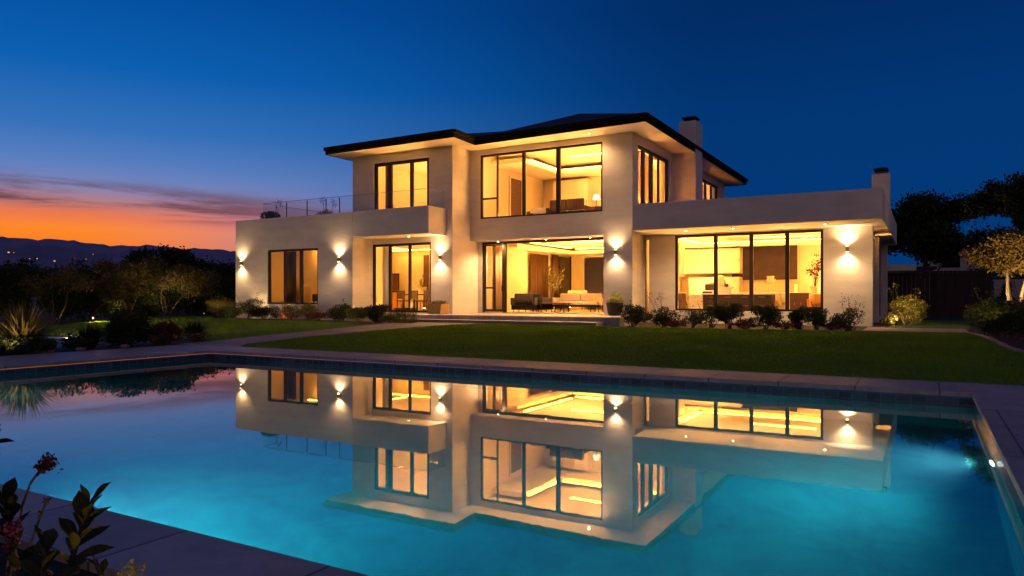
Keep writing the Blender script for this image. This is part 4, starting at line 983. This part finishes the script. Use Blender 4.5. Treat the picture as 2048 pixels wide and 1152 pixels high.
# =====================================================================
# FURNITURE
# =====================================================================
def sofa(x, y, z, rz, w_, m, label, name='sofa', cat='sofa', seats=2, d=.85, legm='black', back=.78):
    t = thing(name, label, cat, (x, y, z), rz); hw = w_/2
    MB().box(-hw, hw, -d/2, d/2, .22 if m != 'darkcloth' else .1, .30).build('base', M[legm], t)
    for i in range(seats):
        a = -hw+.1+i*(w_-.2)/seats; b = a+(w_-.2)/seats-.01
        MB().box(a, b, -d/2, d/2-.16, .302, .44).build('seat', M[m], t, bevel=.035)
        MB().box(a, b, d/2-.22, d/2-.03, .445, back).build('back_cushion', M[m], t, bevel=.05)
    for s in (-1, 1): MB().box(s*hw-.04 if s > 0 else -hw-.04, hw+.04 if s > 0 else -hw+.04, -d/2, d/2, .3, .6).build('armrest', M[m], t, bevel=.02)
    for sx_ in (-1, 1):
        for sy in (-1, 1): MB().tube((sx_*(hw-.06), sy*(d/2-.06), 0), (sx_*(hw-.08), sy*(d/2-.08), .22), .018, .024, 8).build('leg', M[legm], t)
    return t
Fz = .64
sofa(U(1158, 27.6), 27.6, Fz, R(8), 2.0, 'cloth', 'beige two seat sofa with thin dark legs in the living room')
t = sofa(U(1052, 26.5), 26.5, Fz, R(190), 1.0, 'darkcloth', 'dark armchair with its back to the terrace', 'armchair', 'armchair', 1)
sofa(U(1082, 27.2), 27.0, Fz, R(170), .95, 'darkcloth', 'second dark armchair beside the coffee table', 'armchair', 'armchair', 1)
sofa(U(1203, 28.2), 28.2, Fz, R(-80), 1.0, 'orange', 'ochre armchair at the right of the beige sofa', 'armchair', 'armchair', 1)
sofa(U(1150, 31.6), 31.6, Fz, R(0), 1.2, 'linen', 'white armchair behind the beige sofa', 'armchair', 'armchair', 1, back=.95)
sofa(U(1063, 30.8), 30.8, Fz, R(20), 1.5, 'linen', 'white lounge chair by the dark curtains', 'lounge_chair', 'chair', 1)
t = thing('coffee_table', 'low wooden coffee table in front of the beige sofa', 'table', (U(1110, 26.75), 26.75, Fz), R(5))
MB().box(-.6, .6, -.35, .35, .36, .40).build('tabletop', M['wood'], t, bevel=.008)
for a in (-.5, .5):
    for b in (-.28, .28): MB().tube((a, b, 0), (a, b, .36), .02).build('leg', M['black'], t)
def curtain(x0, x1, y, z0, z1, m, label, axis='x', amp=.04):
    mb_ = MB(); n = int((x1-x0)/.025); P_ = []
    for i in range(n+1):
        a = x0+(x1-x0)*i/n; q = y + amp*math.sin(i*.62) + .012*math.sin(i*.23)
        P_.append((a, q) if axis == 'x' else (q, a))
    for p, q in zip(P_, P_[1:]): mb_.quad([(*p, z0), (*q, z0), (*q, z1), (*p, z1)])
    c = P_[len(P_)//2]; mb_.v = [(a-c[0], b-c[1], d-z1) for a, b, d in mb_.v]
    o = mb_.build('curtain', M[m], smooth=True); o.location = (c[0], c[1], z1); props(o, label, 'curtain', 'curtains inside the house')
    s = o.modifiers.new('thick', 'SOLIDIFY'); s.thickness = .006
    return o
curtain(29.4, 31.3, -15.86, .7, 3.3, 'browncurtain', 'brown curtain covering the left wall of the living room', 'y')
curtain(31.6, 32.3, -15.82, .7, 3.35, 'browncurtain', 'darker brown curtain gathered beside the glass in the living room', 'y', .06)
curtain(-15.9, -15.3, 26.1, .7, 3.5, 'curtain', 'pale curtain behind the folded terrace door')
curtain(-20.3, -19.85, 24.25, .7, 3.55, 'linen', 'white curtain at the left of the glass door')
curtain(-20.1, -19.7, 24.2, 4.9, 7.0, 'browncurtain', 'tan curtain in the window above the balcony')
curtain(-24.9, -24.3, 23.1, .8, 3.3, 'browncurtain', 'brown curtain behind the left pane of the dim window')
curtain(-23.6, -22.9, 24.4, .8, 3.3, 'browncurtain', 'brown curtain deeper in the dim left wing room')
curtain(26.9, 28.9, -9.75, 4.6, 7.0, 'curtain', 'pale curtain behind the upper side window', 'y')
curtain(34.8, 37.2, -9.8, 4.6, 7.0, 'curtain', 'pale curtain behind the rear side window', 'y')
curtain(27.4, 30.2, -2.2, .7, 3.4, 'linen', 'white curtain inside the right side glass', 'y')
# dark glazing on the living room left wall
t = thing('wall_panel', 'tall dark glossy panel on the living room left wall', 'panel', (-15.95, 33.0, 2)); MB().box(0, .06, -.6, .85, -1.3, 1.3).build('panel', M['screen'], t); MB().box(-.01, .09, -.66, -.6, -1.3, 1.36).box(-.01, .09, .85, .91, -1.3, 1.36).build('frame', M['bronze'], t)
# interior tree in pot
def indoor_plant(x, y, z, h, w_, label, m='g_olive', n=700, leaf=.09, pot='white'):
    t = thing('indoor_plant', label, 'indoor plant', (x, y, z)); MB().lathe([(.13, 0), (.17, .3), (.18, .32), (.15, .31)], k=16).build('pot', M[pot], t)
    st = MB(); tips = []
    for i in range(9):
        a = rng.uniform(0, 6.28); e_ = Vector((math.cos(a)*w_*.5*rng.uniform(.3, 1), math.sin(a)*w_*.5*rng.uniform(.3, 1), h*rng.uniform(.6, 1)))
        mid = Vector((e_.x*.3, e_.y*.3, e_.z*.6)); st.tube((0, 0, .28), mid, .014, .01, 6); st.tube(mid, e_, .01, .005, 6); tips += [e_, (mid+e_)/2]
    st.build('stem', M['bark'], t, weld=False); T = np.array([tuple(p) for p in tips]); P = T[rng.integers(0, len(T), n)] + rng.normal(size=(n, 3))*.1
    leaves(P, leaf, M[m], t, 'foliage', .45, .3)
indoor_plant(U(1103, 30.6), 30.6, Fz, 2.0, 1.3, 'large indoor tree glowing in front of the dark panel')
indoor_plant(U(1008, 28.6), 29.0, 4.3, 1.5, .7, 'plant on the floor of the upper room near the door')
indoor_plant(U(1630, 29.8), 29.8, .6+.75, 1.55, .9, 'vase with tall branches in the kitchen corner', n=160, leaf=.14, m='g_red')
indoor_plant(-19.9, 26.6, .64+.77, .8, .5, 'plant on the dining table', n=250, leaf=.07)
indoor_plant(-18.3, 26.0, 4.6+.5, .7, .5, 'small plant on the table behind the balcony window', n=200, leaf=.06)
def box_thing(name, label, cat, x0, x1, y0, y1, z0, z1, m, top=None, doors=0, legs=0, bevel=.008, doorm=None):
    t = thing(name, label, cat, ((x0+x1)/2, (y0+y1)/2, z0)); hx = (x1-x0)/2; hy = (y1-y0)/2; h = z1-z0
    l0 = legs; MB().box(-hx, hx, -hy, hy, l0, h - (.04 if top else 0)).build('body', M[m], t, bevel=bevel)
    if top: MB().box(-hx-.02, hx+.02, -hy-.02, hy+.02, h-.038, h).build('top', M[top], t, bevel=.004)
    for i in range(doors):
        a = -hx+i*2*hx/doors+.01; b = -hx+(i+1)*2*hx/doors-.01
        d = MB().box(a, b, -hy-.02, -hy-.002, l0+.03, h-.06).build('door', M[doorm or m], t, bevel=.003)
        MB().box(b-.05, b-.03, -hy-.05, -hy-.021, h*.45, h*.6).build('handle', M['brass'], d)
    if legs:
        for a in (-1, 1):
            for b in (-1, 1): MB().box(a*(hx-.05)-.02, a*(hx-.05)+.02, b*(hy-.05)-.02, b*(hy-.05)+.02, 0, legs).build('leg', M['black'], t)
    return t
# upper room
box_thing('wardrobe', 'tall white cabinets on the upper room back wall', 'cabinet', -15.2, -13.4, 30.4, 30.98, 4.3, 6.7, 'white', doors=3)
t = thing('interior_door', 'brown interior door on the upper room left wall', 'door', (-15.97, 28.2, 4.3)); MB().box(0, .05, -.5, .5, 0, 2.25).build('door_leaf', M['wood'], t); MB().box(0, .07, -.58, -.5, 0, 2.33).box(0, .07, .5, .58, 0, 2.33).box(0, .07, -.5, .5, 2.25, 2.33).build('frame', M['white'], t)
box_thing('chest_of_drawers', 'small wooden chest below the plant in the upper room', 'chest', -15.5, -15.0, 28.4, 29.0, 4.3, 5.1, 'wood', doors=1)
t = sofa(U(1140, 26.6), 26.6, 4.3, R(180), 1.7, 'browncurtain', 'brown sofa with its back to the upper window', back=.9)
box_thing('desk', 'low bright table behind the upper window', 'table', U(1065, 27), U(1105, 27), 26.8, 27.3, 4.3, 5.0, 'white', legs=.5)
box_thing('bookcase', 'dark wooden bookcase at the right back of the upper room', 'bookcase', -12.4, -11.2, 30.5, 30.98, 4.3, 6.1, 'wood', doors=2)
box_thing('cabinet', 'wooden cabinet seen in the side window', 'cabinet', -10.3, -9.75, 25.9, 26.5, 4.3, 5.5, 'wood', doors=1)
t = thing('table_lamp', 'white shaded table lamp in the upper room right corner', 'lamp', (U(1193, 28), 28, 5.05)); MB().lathe([(.08, 0), (.02, .04), (.02, .3)]).build('base', M['brass'], t); MB().lathe([(.16, .3), (.1, .5)]).build('lamp_shade', emit('lit_shade', (1, .75, .4), 3), t)
box_thing('side_table', 'side table under the white table lamp', 'table', U(1186, 28), U(1203, 28), 27.8, 28.2, 4.3, 5.05, 'darkwood', legs=.3)
t = box_thing('console', 'dark round edged table with bowl behind balcony window', 'table', -18.9, -17.8, 25.8, 26.3, 4.6, 5.1, 'darkwood', legs=.35)
# balcony room wall art
# dining room
t = thing('dining_table', 'dark dining table behind the glass door', 'table', (-19.7, 26.6, Fz)); MB().box(-1.1, 1.0, -.5, .5, .72, .77).build('tabletop', M['darkwood'], t, bevel=.01)
for a in (-1.0, .9):
    for b in (-.4, .4): MB().box(a-.035, a+.035, b-.035, b+.035, 0, .72).build('leg', M['darkwood'], t)
def chair(x, y, rz, label, m='darkwood'):
    t = thing('dining_chair', label, 'chair', (x, y, Fz), rz, 'dining chairs round the dark table')
    MB().box(-.23, .23, -.23, .23, .43, .48).build('seat', M[m], t, bevel=.015); MB().box(-.22, .22, .19, .23, .55, .92).build('backrest', M[m], t, bevel=.012)
    for a in (-.2, .2):
        MB().box(a-.018, a+.018, .18, .22, 0, .9).build('leg', M[m], t); MB().box(a-.018, a+.018, -.22, -.18, 0, .43).build('leg', M[m], t)
chair(-20.5, 25.95, R(180), 'dining chair nearest the left door mullion'); chair(-19.7, 25.9, R(176), 'middle dining chair nearest the glass'); chair(-19.0, 25.95, R(184), 'dining chair near the right door jamb')
chair(-20.3, 27.4, 0, 'dining chair on the far left side of the table', 'orange'); chair(-19.4, 27.4, R(5), 'dining chair on the far right side of the table', 'orange')
t = thing('framed_picture', 'dark framed picture standing left in the dining room', 'picture', (-23.2, 28.3, 1.5), R(8)); MB().box(-.5, .5, 0, .04, 0, .95).build('frame', M['bronze'], t); MB().box(-.45, .45, -.006, -.001, .05, .9).build('canvas', M['wood'], t)
box_thing('sideboard', 'ochre low sideboard below the framed picture', 'sideboard', -23.8, -22.7, 27.9, 28.5, Fz, 1.48, 'orange', doors=2)
# white opening/panel on dining back wall
t = thing('wall_panel', 'bright white panel on the dining room back wall', 'panel', (-22.3, 28.97, 2.1)); MB().box(-1.1, .7, -.04, 0, -1.4, 1.2).build('panel', M['linen'], t); MB().box(.7, 1.0, -.06, 0, -1.4, 1.25).build('frame', M['wood'], t)
# left wing room
box_thing('cabinet', 'pale low cabinet in the left pane of the dim window', 'cabinet', -25.2, -24.4, 23.6, 24.1, .68, 1.75, 'curtain', doors=1)
box_thing('desk', 'dark desk seen in the middle of the dim window', 'desk', -24.0, -22.6, 23.8, 24.5, .68, 1.4, 'darkwood', legs=.4)
sofa(-23.2, 24.9, .68, 0, 1.2, 'darkcloth', 'dark chair in the right pane of the dim window', 'armchair', 'armchair', 1)
# kitchen
Kz = .6
box_thing('tall_cabinet', 'tall pale cabinet at the left end of the kitchen', 'cabinet', -9.05, -8.2, 27.3, 28.0, 2.05, 3.3, 'marble', doors=1)
box_thing('base_cabinet', 'brown lower cabinet at the left end of the kitchen', 'cabinet', -9.05, -8.15, 27.2, 28.0, Kz, 1.45, 'wood', top='white', doors=1)
box_thing('wall_cabinet', 'white upper cabinets on the kitchen back wall', 'cabinet', -9.0, -6.6, 30.4, 30.98, 2.25, 3.3, 'white', doors=4)
t = box_thing('oven_cabinet', 'white oven wall with dark oven doors', 'oven', -8.7, -6.6, 30.3, 30.97, Kz, 2.1, 'marble', doors=0)
for a, b, c, d in ((-.35, .1, .95, 1.2), (.15, .6, .7, 1.2), (-.45, .1, .55, .9)): MB().box(a, b, -.37, -.337, c, d).build('oven_door', M['screen'], t, bevel=.005)
ix0, ix1 = U(1406, 28.0), U(1543, 28.0)
t = thing('kitchen_island', 'kitchen island with dark drawer front and white top', 'kitchen island', ((ix0+ix1)/2, 28.4, Kz)); hx = (ix1-ix0)/2
MB().box(-hx, hx, -.4, .4, .05, .76).build('body', M['darkwood'], t); MB().box(-hx-.06, hx+.06, -.45, .45, .762, .82).build('worktop', M['white'], t, bevel=.006)
MB().box(-hx-.55, -hx-.005, -.42, .4, 0, .76).build('side_panel', M['white'], t, bevel=.006)
for i in range(4):
    a = -hx+.03+i*(2*hx-.06)/4; b = a+(2*hx-.06)/4-.015
    for c, d in ((.1, .4), (.415, .73)):
        dr = MB().box(a, b, -.42, -.402, c, d).build('drawer', M['darkcloth'], t, bevel=.003); MB().box((a+b)/2-.12, (a+b)/2+.12, -.445, -.421, d-.07, d-.055).build('handle', M['brass'], dr)
t = thing('wall_picture', 'large dark rectangular picture on the kitchen back wall', 'picture', ((U(1465, 31)+U(1595, 31))/2, 30.96, 1.98)); hx = (U(1595, 31)-U(1465, 31))/2
MB().box(-hx, hx, -.05, 0, 0, 1.38).build('frame', M['bronze'], t); MB().box(-hx+.03, hx-.03, -.056, -.052, .03, 1.35).build('canvas', M['darkwood'], t)
t = sofa(U(1540, 29.6), 29.7, Kz, R(180), 2.8, 'linen', 'long white sofa behind the kitchen island', seats=3, back=.85, legm='white')
box_thing('basket', 'pale square basket on the kitchen worktop', 'basket', U(1434, 28.2), U(1464, 28.2), 28.1, 28.5, Kz+.82, Kz+1.06, 'linen')
t = thing('kettle', 'rounded cream appliance standing on the worktop by the first mullion', 'appliance', (U(1441, 29.5), 29.5, Kz+.9)); MB().lathe([(.16, 0), (.17, .5), (.12, .62), (.03, .66)]).build('body', M['white'], t, smooth=True); MB().box(.15, .2, -.02, .02, .15, .45).build('handle', M['black'], t)
box_thing('counter', 'white counter under the cream appliance', 'counter', U(1428, 29.5), U(1452, 29.5), 29.2, 29.8, Kz, Kz+.9, 'white')
box_thing('chest_of_drawers', 'brown wooden chest at the right of the kitchen', 'chest', U(1583, 28.6), U(1621, 28.6), 28.2, 28.8, Kz, 1.42, 'wood', doors=3)
box_thing('corner_table', 'white table carrying the vase in the kitchen corner', 'table', U(1618, 29.8), U(1643, 29.8), 29.5, 30.1, Kz, Kz+.75, 'white', legs=.5)
sofa(U(1635, 28.3), 28.3, Kz, R(200), .65, 'orange', 'ochre chair in the right corner of the kitchen window', 'chair', 'chair', 1, d=.6)
t = thing('vase', 'small cream jug in front of the dark kitchen picture', 'vase', (U(1541, 30.2), 30.2, Kz+1.18)); MB().lathe([(.1, 0), (.16, .12), (.13, .25), (.16, .32), (.14, .33)]).build('body', M['white'], t, smooth=True); MB().box(.14, .2, -.02, .02, .08, .22).build('handle', M['white'], t)
box_thing('shelf', 'narrow ledge below the dark kitchen picture', 'shelf', U(1500, 30.2), U(1590, 30.2), 30.0, 30.9, Kz, Kz+1.18, 'inner')

# =====================================================================
# FOREGROUND PLANTS, bottom left corner
# =====================================================================
def big_leaf(mb_, base, d, L_, W_, droop=.25, roll=0.0):
    d = Vector(d).normalized(); side = d.cross(Vector((0, 0, 1)))
    if side.length < .05: side = Vector((1, 0, 0))
    side.normalize(); up = side.cross(d).normalized(); side = (side*math.cos(roll) + up*math.sin(roll)).normalized(); up = side.cross(d).normalized()
    n = 9; rows_ = []
    for i in range(n+1):
        f = i/n; w_ = W_*.5*(math.sin(math.pi*min(1, f*.93+.04))**.75)*(0.55+.6*f if f < .6 else .91*(1-((f-.6)/.4)**3)+.02)
        c = Vector(base) + d*L_*f - Vector((0, 0, 1))*droop*L_*f*f
        rows_.append([c - side*w_ + up*w_*.3, c - side*w_*.5 + up*w_*.1, c, c + side*w_*.5 + up*w_*.1, c + side*w_ + up*w_*.3])
    n0 = len(mb_.v)
    for r_ in rows_: mb_.v += [tuple(p) for p in r_]
    for i in range(n):
        for j in range(4): a = n0+i*5+j; mb_.f.append((a, a+1, a+6, a+5))
def spot_xyz(px, py, d):   # a real place at distance d along the view axis
    x = (px-1024)/F*d; return Vector((.868*x-.4966*d, .4966*x+.868*d, H-(py-595)*d/F))
fg_g = leaf_mat('broad_leaf_green', (.05, .055, .010), (.11, .10, .02), 6); fg_d = leaf_mat('broad_leaf_dark', (.012, .018, .008), (.03, .035, .012), 6)
def broad(name, label, root, spine, nl, L_, W_, m, phase=0, r=.008, cat='plant'):
    t = thing(name, label, cat, root, 0, 'broad leaved plants in the near corner'); o = Vector(root); st = MB(); lf = MB()
    pts = [Vector(p)-o for p in spine]
    for a, b in zip(pts, pts[1:]): st.tube(a, b, r, r*.8, 7)
    tot = len(pts)-1
    for i in range(nl):
        f = .15+.85*i/(nl-1); k = min(int(f*tot), tot-1); p = pts[k].lerp(pts[k+1], f*tot-k); ax = (pts[k+1]-pts[k]).normalized()
        a = phase + i*2.4; s = ax.orthogonal().normalized(); s2 = ax.cross(s); o_ = s*math.cos(a)+s2*math.sin(a)
        dd = o_*(1-.5*f) + ax*(.35+.75*f)
        big_leaf(lf, p, dd, L_*rng.uniform(.75, 1.15)*(1-.2*f), W_*rng.uniform(.8, 1.1), rng.uniform(.05, .3), rng.uniform(-.6, .6))
    st.build('stem', M['bark'], t, smooth=True, weld=False); lo = lf.build('leaf', m, t, smooth=True, weld=False)
    md = lo.modifiers.new('thick', 'SOLIDIFY'); md.thickness = .0012
    return t
s = spot_xyz
broad('broadleaf_plant', 'tall broad leaved plant leaning right over the near stone coping', s(110, 1230, 2.0), [s(110, 1230, 2.0), s(140, 1130, 2.02), s(160, 1070, 2.04), s(178, 1010, 2.05)], 19, .115, .046, fg_g, .4)
broad('broadleaf_plant', 'dark broad leaved plant low in the left corner', s(30, 1240, 1.9), [s(30, 1240, 1.9), s(35, 1140, 1.95), s(20, 1050, 2.0), s(10, 1000, 2.0)], 20, .10, .042, fg_d, 1.4)
broad('broadleaf_plant', 'arching dark leaves entering from the left frame edge', s(-60, 1150, 2.1), [s(-60, 1150, 2.1), s(-50, 1000, 2.1), s(-35, 900, 2.1), s(-18, 885, 2.1)], 9, .10, .035, fg_d, 2.6)
broad('broadleaf_plant', 'olive leaved shoot at the bottom centre of the near corner', s(75, 1260, 1.8), [s(75, 1260, 1.8), s(80, 1190, 1.8), s(90, 1130, 1.82), s(88, 1095, 1.84)], 13, .10, .042, fg_g, 3.4)
broad('broadleaf_plant', 'low dark seedling with small leaves by the coping corner', s(230, 1230, 2.1), [s(230, 1230, 2.1), s(215, 1180, 2.1), s(190, 1120, 2.12)], 8, .07, .03, fg_d, .9)
# seed head stems
def seedhead(root, spine, mcol, label, n=260, sg=.022, name='flowering_stem'):
    t = thing(name, label, 'flower stem', root, 0, 'flowering stems in the near corner'); o = Vector(root); st = MB(); pts = [Vector(p)-o for p in spine]
    for a, b in zip(pts, pts[1:]): st.tube(a, b, .004, .003, 6)
    P = np.array(pts[-1]) + rng.normal(size=(n, 3))*sg
    k = pts[-2].lerp(pts[-1], .2); P2 = np.array(k) + rng.normal(size=(n//2, 3))*sg*.6
    st.build('stem', M['bark'], t, weld=False); leaves(np.concatenate([P, P2]), .012, M[mcol], t, 'flower', .8)
seedhead(s(20, 1160, 2.05), [s(20, 1160, 2.05), s(45, 1010, 2.1), s(62, 965, 2.1), s(82, 938, 2.1), s(96, 926, 2.1)], 'g_red', 'tall stem with dark red seed head against the water', 170, .011)
seedhead(s(5, 1200, 1.95), [s(5, 1200, 1.95), s(20, 1100, 1.97), s(26, 1060, 1.97)], 'pink', 'pink flower cluster low at the left edge', 110, .010)
seedhead(s(250, 1230, 1.95), [s(250, 1230, 1.95), s(255, 1170, 1.97), s(262, 1146, 1.97)], 'cream', 'small yellow flower head by the bottom edge', 150, .014)
seedhead(s(60, 1090, 2.15), [s(60, 1090, 2.15), s(80, 1035, 2.15), s(95, 998, 2.15)], 'bark', 'bare thin twig standing above the near coping', 12, .004, 'twig')
bush(-2.75, 1.02, .42, .42, 'g_dark', 'dense dark leafy bush filling the near left corner', n=2600, leaf=.038, group='near corner bushes', z=.14)
bush(-2.35, .92, .34, .36, 'g_mid', 'mid green leafy bush under the broad leaved plant', n=1800, leaf=.034, group='near corner bushes', z=.14)
PG = []
for i in range(9):
    x, y = -4.2+i*.33, 1.28+rng.uniform(-.12, .12)-.06*i
    PG.append((x, y))
for i, (x, y) in enumerate(PG):
    bush(x, y, .45, .20, 'g_dark', 'low dark groundcover tuft in the near corner bed', n=700, leaf=.035, group='low tufts in the near bed', nc=6)

# ---------- render settings ----------
scn.view_settings.view_transform = 'Standard'; scn.view_settings.look = 'None'; scn.view_settings.gamma = 1; scn.view_settings.exposure = 0
scn.render.engine = 'CYCLES'; c = scn.cycles
c.use_denoising = True; c.max_bounces = 10; c.diffuse_bounces = 4; c.glossy_bounces = 4; c.transmission_bounces = 6; c.transparent_max_bounces = 12
c.sample_clamp_indirect = 0; c.blur_glossy = .5; c.caustics_reflective = False; c.caustics_refractive = True
try: c.use_light_tree = True
except Exception: pass
